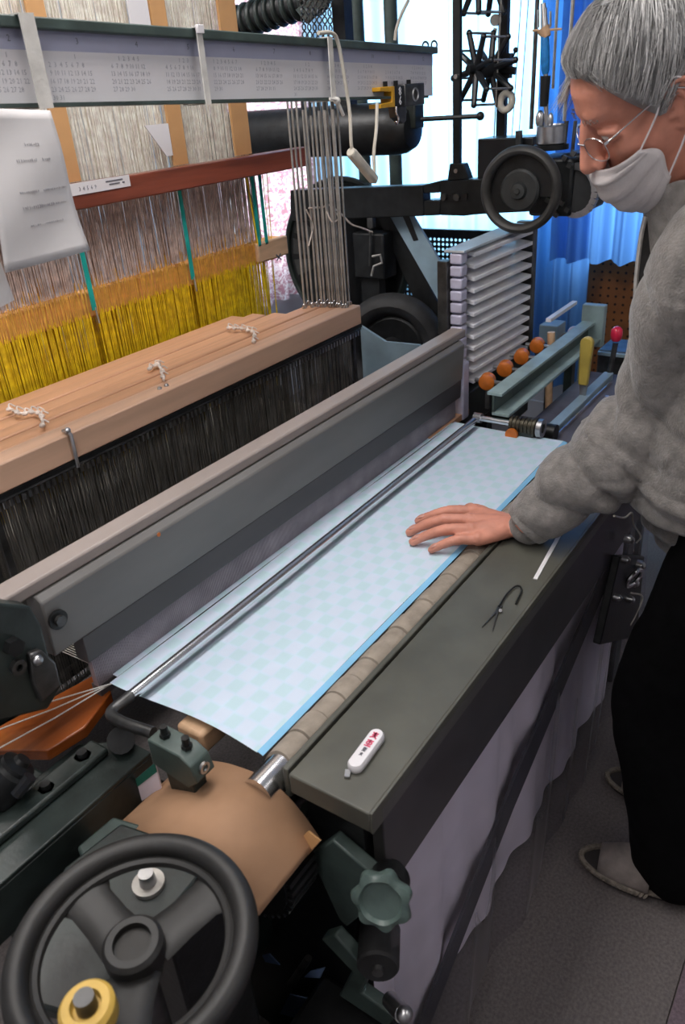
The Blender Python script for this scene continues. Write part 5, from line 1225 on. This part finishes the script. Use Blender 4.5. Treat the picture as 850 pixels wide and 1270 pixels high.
# trunk, right arm, legs (under the clothes)
limb(body, [NECK + V((.01, -.03, -.05)), (1.365, .19, 1.24), (1.37, .14, 1.05), (1.37, .11, .92), (1.37, .105, .80)], [(.10, .065), (.155, .095), (.145, .09), (.15, .095), (.15, .10)], 20)
limb(body, [SH_L, (SH_L + EL_L) / 2, EL_L], [.052, .047, .040]); limb(body, [EL_L, EL_L.lerp(WR_L, .35), EL_L.lerp(WR_L, .8), WR_L], [.040, .042, .032, (.030, .024)])
limb(body, [SH_R, (SH_R + EL_R) / 2, EL_R], [.052, .047, .040]); limb(body, [EL_R, EL_R.lerp(WR_R, .35), WR_R], [.040, .041, .027])
ANK = {}
KN = {'l': V((1.262, .190, .46)), 'r': V((1.468, .17, .46))}; ANK = {'l': V((1.232, .105, .09)), 'r': V((1.47, .125, .09))}
for k, hp in (('l', HIP_L), ('r', HIP_R)):
    limb(body, [hp, hp.lerp(KN[k], .5), KN[k], KN[k].lerp(ANK[k], .35), ANK[k]], [.085, .072, .055, .054, .036])
    fd = V((-.17, .98, 0)).normalized() if k == 'l' else V((-.1, .99, 0)).normalized()
    limb(body, [ANK[k] + V((0, 0, -.015)) - fd * .04, ANK[k] + fd * .06 + V((0, 0, -.046)), ANK[k] + fd * .125 + V((0, 0, -.060))], [.032, (.036, .024), (.034, .014)])
# hands
def hand(mb, wrist, tips, mcps, tz, thumb, rf=.0083):
    """Five fingers, each a bent tapering chain from its own knuckle; palm of four metacarpals."""
    nails = []
    for i, (tp, mc) in enumerate(zip(tips, mcps)):
        v = tp - mc; lift = (.013, .016, .015, .012)[i]
        pip = mc + v * .42 + V((0, 0, lift * .75)); dip = mc + v * .73 + V((0, 0, lift * .55))
        r = rf * (1.0, 1.04, 1.0, .88)[i]
        limb(mb, [mc, pip, dip, tp], [r * 1.18, r * 1.08, r * .95, r * .80], 10, 4)
        mb.ball(pip, r * 1.13, 10, 8)
        limb(mb, [wrist.lerp(mc, .02) + (mc - wrist).cross(V((0, 0, 1))).normalized() * 0, wrist.lerp(mc, .55), mc], [(.021, .018), (.018, .0165), (.0140, .0130)], 12, 4)
        mb.ball(mc + V((0, 0, .0015)), .0140, 10, 8)
        nails.append((dip.lerp(tp, .80) + V((0, 0, r * .80)), (tp - dip).normalized(), r))
    for a, b in zip(mcps, mcps[1:]): limb(mb, [wrist.lerp((a + b) / 2, .2), wrist.lerp((a + b) / 2, .65), (a + b) / 2 * .98 + wrist * .02], [(.017, .013), .0135, .0098], 10, 3)
    limb(mb, thumb, [.0165, .0125, .0105, .0085], 12, 4)
    return nails
ZT_ = ZC + .0078
tips = [P(519, 646, z=ZT_), P(508, 660, z=ZT_), P(512, 672, z=ZT_), P(535, 682, z=ZT_)]
wr = P(640, 652, z=.795)
mcps = [P(586, 634, z=.792), P(582, 645, z=.797), P(585, 657, z=.796), P(593, 669, z=.788)]
th0 = wr.lerp(mcps[0], .25) + V((.014, .0, -.010)); th1 = mcps[0].lerp(wr, .35) + V((.030, .008, -.014)); th2 = mcps[0] + V((.045, .004, -.022)); th3 = mcps[0] + V((.052, .034, -.026))
th3.z = ZC + .0085; th2.z = ZC + .013
nails = hand(body, wr, tips, mcps, ZT_, [th0, th1, th2, th3], .0106)
nails.append((th2.lerp(th3, .8) + V((0, 0, .008)), (th3 - th2).normalized(), .0082))
hr = WR_R + V((0, .005, -.03)); fdir = V((0, .08, -1)).normalized(); sdir = V((0, -1, -.08)).normalized()
mc2 = [hr + fdir * .065 + sdir * (-.030 + .020 * i) for i in range(4)]; tp2 = [m_ + fdir * (.075, .085, .078, .06)[i] + V((-.015, 0, 0)) for i, m_ in enumerate(mc2)]
limb(body, [WR_R, hr], [.027, (.028, .022)])
hand(body, hr, tp2, mc2, .78, [hr + V((-.005, .015, -.01)), hr + V((-.015, .042, -.04)), hr + V((-.02, .052, -.065)), hr + V((-.025, .052, -.09))])
bo_me = remesh(body, .0030, 3, .5)
# fine creases of the skin as relief
displace(bo_me, lambda p, n_: .0006 * noise.noise(p * 220) + .0005 * noise.noise(p * 90) if p.z < .9 and p.y > .45 else 0)
body_o = put('body', bo_me, M['skin'], man)
for p, d, r in nails:
    part('fingernail', MB().ball(p, (r * .95, r * .62, r * .22), 10, 6, d.to_track_quat('X', 'Z').to_matrix()), M['nail'], man)
for s in (-1, 1):
    eo = part('eyeball', MB().ball(H(s * .0318, .0782, .0172), .0108, 16, 12), M['eyewhite'], man)
    part('iris', MB().ball(H(s * .0308, .0866, .0135), (.0050, .0030, .0046), 14, 10, RH_), M['iris'], eo)
    mb = MB(); rnd = random.Random(5)
    for i in range(40):
        t = rnd.random(); b = H(s * (.016 + .034 * t), .0985 - .013 * t * t + .001, .046 + .004 * math.sin(pi * t) + rnd.uniform(-.003, .003)); mb.cyl(b, b + RH_ @ V((s * .007, .0015, rnd.uniform(-.001, .003))), .0005, .0002, n=3)
    part('eyebrow', mb, M['darkbrow'], man, kind='stuff')

# hair: a cap following the skull, then strands combed down over it
def hairline(a):                                  # lowest z of the hair by angle
    a = abs((a + pi) % (2 * pi) - pi); d = math.degrees(a)
    pts = [(0, .106), (25, .104), (44, .090), (57, .060), (68, .022), (78, .004), (86, .020), (96, .040), (112, .036), (125, .000), (140, -.040), (180, -.055)]
    for (x0, y0), (x1, y1) in zip(pts, pts[1:]):
        if d <= x1: return y0 + (y1 - y0) * (d - x0) / (x1 - x0)
    return -.055
cap = MB(); NC, NR = 72, 20; vs = []
for j in range(NR + 1):
    for i in range(NC):
        a = 2 * pi * i / NC; z0 = hairline(a); t = j / NR; z = z0 + (.147 - z0) * t
        p = head_local(a, z); q = p - V((0, -.004, .03)); q.normalize()
        vs.append(H(*(p + q * (.001 + .011 * min(1, t * 5)))))
cap.add(vs, [(j * NC + i, j * NC + (i + 1) % NC, (j + 1) * NC + (i + 1) % NC, (j + 1) * NC + i) for j in range(NR) for i in range(NC)] + [tuple(range(NR * NC, (NR + 1) * NC))])
hair = part('hair', cap, M['hairm'], man, ang=180)
tmp = bmesh.new(); tv = [tmp.verts.new(p) for p in cap.v]; tmp.verts.ensure_lookup_table()
for f in cap.f: tmp.faces.new([tv[i] for i in f])
bmesh.ops.recalc_face_normals(tmp, faces=tmp.faces); tree = BVHTree.FromBMesh(tmp)
rnd = random.Random(12); st = MB(); GD = V((0, 0, -1)); FW = RH_ @ V((0, 1, 0)); CR = RH_ @ V((.02, -.035, .147)) + HO
for k in range(5200):
    a = rnd.uniform(-pi, pi); z0 = hairline(a); tt = rnd.random(); z = z0 + (.145 - z0) * (1 - tt ** 1.15)
    p = head_local(a, z); q = (p - V((0, -.004, .03))).normalized(); p = H(*(p + q * .012))
    wob = V((rnd.gauss(0, 1), rnd.gauss(0, 1), rnd.gauss(0, 1))) * .16; ext = max(0, rnd.gauss(-.001, .005)); ln_ = rnd.uniform(.045, .075) * (.95 if abs(a) < .9 else .85); off = rnd.uniform(.000, .006); n_ = 7; pts = []
    out = (p - CR); out = out.normalized() if out.length > 1e-4 else FW; lat = (RH_ @ V((1, 0, 0))) * rnd.uniform(-.12, .12)
    free = False
    for s in range(n_ + 1):
        pts.append(p.copy()); hit = tree.find_nearest(p)
        nrm = hit[1]; 
        if nrm.dot(p - HO - RH_ @ V((0, -.004, .03))) < 0: nrm = -nrm
        loc = RH_.transposed() @ (p - HO)
        front = -1.0 < a < -.12 and loc.y > .05
        d = out * .75 + GD * (.5 if not front else .55) + FW * (.35 if front else .16) + lat + wob * (s / n_)
        d = d - nrm * d.dot(nrm) * (1 if not free else .25)
        if d.length < 1e-3: break
        p = p + d.normalized() * (ln_ / n_)
        hit = tree.find_nearest(p); lz = (RH_.transposed() @ (p - HO))
        if front and lz.z < .093: free = True
        if not free:
            nn = hit[1] if hit[1].dot(p - HO) > 0 else -hit[1]; p = hit[0] + nn * (off + .001)
        if not front and lz.z < hairline(math.atan2(-lz.x, lz.y + .01)) - .002 - ext: break
    if len(pts) > 2: st.tube(pts, [.00055 * (1 - .6 * i / (len(pts) - 1)) for i in range(len(pts))], 3, cap=False)
part('hair_strands', st, M['strands'], man, kind='stuff')

# mask with pleats, nose fold and ear loops
def mk(a, b):                                     # a -1..1 across, b 0 top .. 1 bottom
    cy = [.110, .120, .120, .108, .080]; cz = [-.027, -.042, -.070, -.100, -.125]
    f = b * 4; i = min(3, int(f)); t = f - i
    yc = cy[i] + (cy[i + 1] - cy[i]) * t; zc = cz[i] + (cz[i + 1] - cz[i]) * t
    ys = .052 - .030 * b; zs_ = -.016 - .062 * b + .012 * math.sin(pi * b); xs = .0665 - .006 * b + .003 * math.sin(pi * b); ys -= .0 ; ys += -.012 * 0
    ys = .054 - .022 * b + .006 * math.cos(2 * pi * b)
    t2 = math.sin(a * pi / 2); c2 = math.cos(a * pi / 2) ** (.9 + .25 * (b < .2))
    pl = .0022 * (((b * 3.4 + .1 * abs(a)) % 1) - .5) * math.cos(a * pi / 2) ** .5 if .1 < b < .95 else 0
    p = V((xs * t2, ys + (yc - ys) * c2, zs_ + (zc - zs_) * c2)); n = V((p.x, p.y - .02, p.z * .4 + .02)).normalized()
    wr_ = .0016 * noise.noise(V((a * 3, b * 5, 1)))
    return H(*(p + n * (pl + wr_)))
def mgrid(s, t): return mk(2 * s - 1, t)
mk_o = part('face_mask', MB().grid(mgrid, 40, 44), M['mask'], man, ang=60, label='pleated white cloth face mask'); sm = mk_o.modifiers.new('thick', 'SOLIDIFY'); sm.thickness = .0018; sm.offset = 1
edge = MB()
for t in (0, 1): edge.tube([mk(-1 + 2 * i / 30, t) for i in range(31)], .0016, 6)
for s in (-1, 1): edge.tube([mk(s, i / 16) for i in range(17)], .0016, 6)
part('hem', edge, M['mask'], mk_o)
for s in (-1, 1):
    part('ear_loop', MB().tube(spline([mk(s, .03), H(s * .079, .024, .018), H(s * .082, .008, .042), H(s * .087, -.012, .046), H(s * .086, -.026, .020), H(s * .080, -.010, -.014), H(s * .073, .006, -.038), mk(s, .97)], 6), .0014, 6), M['loop'], mk_o)
# wire rimmed glasses
gl = bpy.data.objects.new('glasses', None); COL.objects.link(gl); gl.parent = man; gl.location = HO - wl(man); gl['label'] = 'thin silver wire rimmed glasses'
for s in (-1, 1):
    c = (s * .034, .108, .012); ring = []
    for i in range(28):
        a = 2 * pi * i / 28; x = c[0] + .0235 * math.copysign(abs(math.cos(a)) ** .85, math.cos(a)); ring.append(H(x, c[1] - .36 * (abs(x) - .018), c[2] - .003 + .0185 * math.copysign(abs(math.sin(a)) ** .85, math.sin(a))))
    rim = part('rim', MB().tube(ring, .0009, 6, closed=True), M['chrome'], gl)
    lens = MB().add(ring, [tuple(range(28))]); part('lens', lens, M['glass'], rim)
    part('temple_arm', MB().tube(spline([H(s * .0575, .0945, .019), H(s * .067, .082, .022), H(s * .075, .045, .030), H(s * .079, .0, .034), H(s * .082, -.022, .022)], 5), .0013, 6), M['chrome'], gl)
    part('hinge', MB().box(H(s * .0595, .0925, .020), (.008, .006, .004), RH_), M['chrome'], gl)
part('bridge', MB().tube(spline([H(-.0115, .1095, .016), H(0, .1155, .020), H(.0115, .1095, .016)], 4), .0011, 6), M['chrome'], gl)

# fleece jacket
jk = MB()
limb(jk, [NECK + V((.010, -.055, -.035)), (1.372, .180, 1.25), (1.380, .170, 1.08), (1.380, .172, .95), (1.380, .172, .90), (1.380, .168, .86)], [(.12, .075), (.180, .115), (.180, .135), (.190, .158), (.190, .160), (.176, .148)], 28)
limb(jk, [V((1.33, .20, 1.335)), SH_L, SH_L.lerp(EL_L, .5) + V((-.005, .004, 0)), EL_L + V((.0, -.004, -.008))], [.073, .076, .074, .078], 20)
limb(jk, [EL_L + V((0, -.004, -.008)), EL_L.lerp(WR_L, .35) + V((0, -.005, -.008)), EL_L.lerp(WR_L, .72), EL_L.lerp(WR_L, .93)], [.080, .077, .059, (.047, .043)], 20)
limb(jk, [V((1.42, .20, 1.335)), SH_R, SH_R.lerp(EL_R, .5), EL_R], [.075, .080, .072, .066], 18)
limb(jk, [EL_R, EL_R.lerp(WR_R, .4), EL_R.lerp(WR_R, .9)], [.066, .058, .042], 18)
jm = remesh(jk, .0058, 7, .5)
ax_f = (WR_L - EL_L).normalized(); ax_u = (EL_L - SH_L).normalized()
def wrinkle(p, n_):
    d = .004 * noise.noise(p * 9) + .003 * noise.noise(p * 22 + V((3, 1, 2)))
    t = (p - EL_L).dot(ax_f); L_ = (WR_L - EL_L).length
    near = (p - (EL_L + ax_f * max(0, min(L_, t)))).length
    if near < .12:
        k = math.exp(-((near - .06) / .05) ** 2)
        wv = t + .25 * (p - EL_L).dot(V((.6, .3, .7))) + .012 * noise.noise(p * 14)
        amp = .012 * (1 if t > .02 else .6) + .003 * (t > .14)
        d += k * amp * (abs(math.sin(wv * 50 + 2.2 * noise.noise(p * 7))) ** .8 - .5)
    t2 = (p - SH_L).dot(ax_u); near2 = (p - (SH_L + ax_u * max(0, min(.28, t2)))).length
    if near2 < .13 and t2 > .02:
        wv = t2 + .5 * (p - SH_L).dot(V((.3, .8, .1)))
        d += .010 * (abs(math.sin(wv * 30 + 2.5 * noise.noise(p * 6))) ** .8 - .5)
    if p.z < .93 and p.y < .35: d += .004 * math.sin(p.z * 140 + 3 * noise.noise(p * 8))
    return d
displace(jm, wrinkle)
jo = put('fleece_jacket', jm, M['fleece'], man)
cw = EL_L.lerp(WR_L, .935)
part('cuff', MB().lathe(cw - ax_f * .014, ax_f, [(.046, 0), (.0475, .006), (.0465, .020), (.044, .028), (.040, .029), (.038, .010)], 32), M['fleece'], jo)
# stand collar, open at the throat
ca_ = (H(0, -.05, -.07) - NECK).normalized(); ca_ = (ca_ + V((0, -.25, .6))).normalized()
def collar(rad_in, h0, h1, lean, m, name, lab=None):
    x_ = V((1, 0, 0)) - ca_ * ca_.x; x_.normalize(); y_ = ca_.cross(x_)
    if y_.y < 0: y_ = -y_
    def f(s, t):
        a = math.radians(28) + (2 * pi - math.radians(56)) * s; fr = (math.cos(a) + 1) / 2
        r = rad_in * (1 + .12 * fr) + lean * t; hgt = h0 + (h1 - h0) * t - .035 * fr * (1 - t) - .012 * fr
        base = NECK + V((.0, .005, -.03))
        return base + x_ * (math.sin(a) * r * 1.02) + y_ * (math.cos(a) * r * 1.15) + ca_ * hgt + ca_ * (.003 * math.sin(9 * a))
    o = part(name, MB().grid(f, 60, 8), m, jo, lab, ang=180); s_ = o.modifiers.new('thick', 'SOLIDIFY'); s_.thickness = .007; s_.offset = 1
    return f
fcol = collar(.080, -.035, .062, .006, M['fleece'], 'collar')
collar(.0765, -.030, .058, .006, M['lining'], 'collar_lining', 'dark lining inside the collar')
zip_ = MB()
for e in (0, 1): zip_.tube([fcol(e, t / 8) for t in range(9)], .004, 6)
part('zip_edge', zip_, M['zipper'], jo, label='pale metal zip edge of the collar')
yfz = []
zp_ = [P(801, 268, x=1.27), P(796, 290, x=1.27), P(792, 320, x=1.265), P(789, 352, x=1.26), P(788, 385, x=1.26)]
part('chest_zip', MB().tube(spline(zp_, 5), .0035, 6), M['zipper'], jo)
part('open_front', MB().prism([P(801, 268, x=1.285), P(794, 290, x=1.285), P(789, 330, x=1.285), P(787, 372, x=1.285), P(800, 372, x=1.285), P(815, 320, x=1.285), P(828, 280, x=1.285)], (.03, 0, 0)), M['lining'], jo, label='dark lining showing at the open zip')
# trousers, socks and slippers
tr_ = MB()
limb(tr_, [(1.372, .12, .90), (1.372, .112, .82), (1.372, .112, .76)], [(.165, .115), (.168, .122), (.160, .118)], 24)
for k, hp in (('l', HIP_L), ('r', HIP_R)):
    s = -1 if k == 'l' else 1
    limb(tr_, [hp + V((0, .004, .0)), hp.lerp(KN[k], .5) + V((0, .008, 0)), KN[k] + V((0, .010, 0)), KN[k].lerp(ANK[k], .5) + V((0, .012, 0)), ANK[k] + V((0, .010, -.025))], [(.092, .108), (.086, .10), (.080, .092), (.078, .090), (.076, .086)], 20)
tm = remesh(tr_, .008, 5)
displace(tm, lambda p, n_: .005 * noise.noise(p * 9) + .003 * noise.noise(p * 24))
put('trousers', tm, M['trousers'], man)
for k in 'lr':
    fd = V((-.17, .98, 0)).normalized() if k == 'l' else V((-.1, .99, 0)).normalized(); sk_ = MB()
    limb(sk_, [ANK[k] + V((0, 0, .06)), ANK[k] + V((0, 0, -.015)) - fd * .02, ANK[k] + fd * .06 + V((0, 0, -.045)), ANK[k] + fd * .128 + V((0, 0, -.059))], [.042, .039, (.040, .028), (.038, .018)])
    limb(sk_, [ANK[k] + V((0, 0, -.02)) - fd * .045, ANK[k] + V((0, 0, -.03))], [.034, .038])
    put('sock', remesh(sk_, .005, 3), M['sock'], man)
for k, lab in (('l', 'grey cloth slipper with braided rope sole on his left foot'), ('r', 'grey cloth slipper on his right foot, half hidden')):
    fd = V((-.17, .98, 0)).normalized() if k == 'l' else V((-.1, .99, 0)).normalized(); sd = V((fd.y, -fd.x, 0))
    c = V((ANK[k].x, ANK[k].y, 0)) + fd * .055
    out = []
    for i in range(40):
        a = 2 * pi * i / 40; yy = .140 * math.cos(a); xx = .050 * math.sin(a) * (1.06 if yy > 0 else .84); out.append((xx, yy))
    sl_ = bpy.data.objects.new('slipper', None); COL.objects.link(sl_); sl_.parent = man; sl_.location = c - wl(man); sl_['label'] = lab
    part('sole', MB().prism([c + sd * x + fd * y + V((0, 0, .001)) for x, y in out], (0, 0, .016)), M['slippersole'], sl_, bev=.004)
    rope = MB().tube([c + sd * (x * 1.03) + fd * (y * 1.02) + V((0, 0, .020)) for x, y in out], .0065, 8, closed=True)
    for i in range(110):
        a = 2 * pi * i / 110; yy = .140 * math.cos(a); xx = .050 * math.sin(a) * (1.06 if yy > 0 else .84); p = c + sd * (xx * 1.03) + fd * (yy * 1.02) + V((0, 0, .020)); t_ = (fd * -math.sin(a) * .14 + sd * math.cos(a) * .05).normalized()
        rope.ball(p, (.0075, .0035, .0075), 6, 5, (t_ + V((0, 0, .7))).to_track_quat('Y', 'Z').to_matrix())
    part('rope_edge', rope, M['ropem'], sl_)
    def up_(s, t):
        a = (s - .5) * pi * 1.0; yy = .000 + .105 * t; w_ = .052 * math.sqrt(max(.0, 1 - ((yy) / .142) ** 2)) * 1.05
        return c + sd * (w_ * math.sin(a)) + fd * yy + V((0, 0, .020 + (.060 - .030 * t) * max(0, math.cos(a)) ** .7))
    o = part('upper', MB().grid(up_, 20, 12), M['slipper'], sl_, ang=180); s_ = o.modifiers.new('thick', 'SOLIDIFY'); s_.thickness = .004
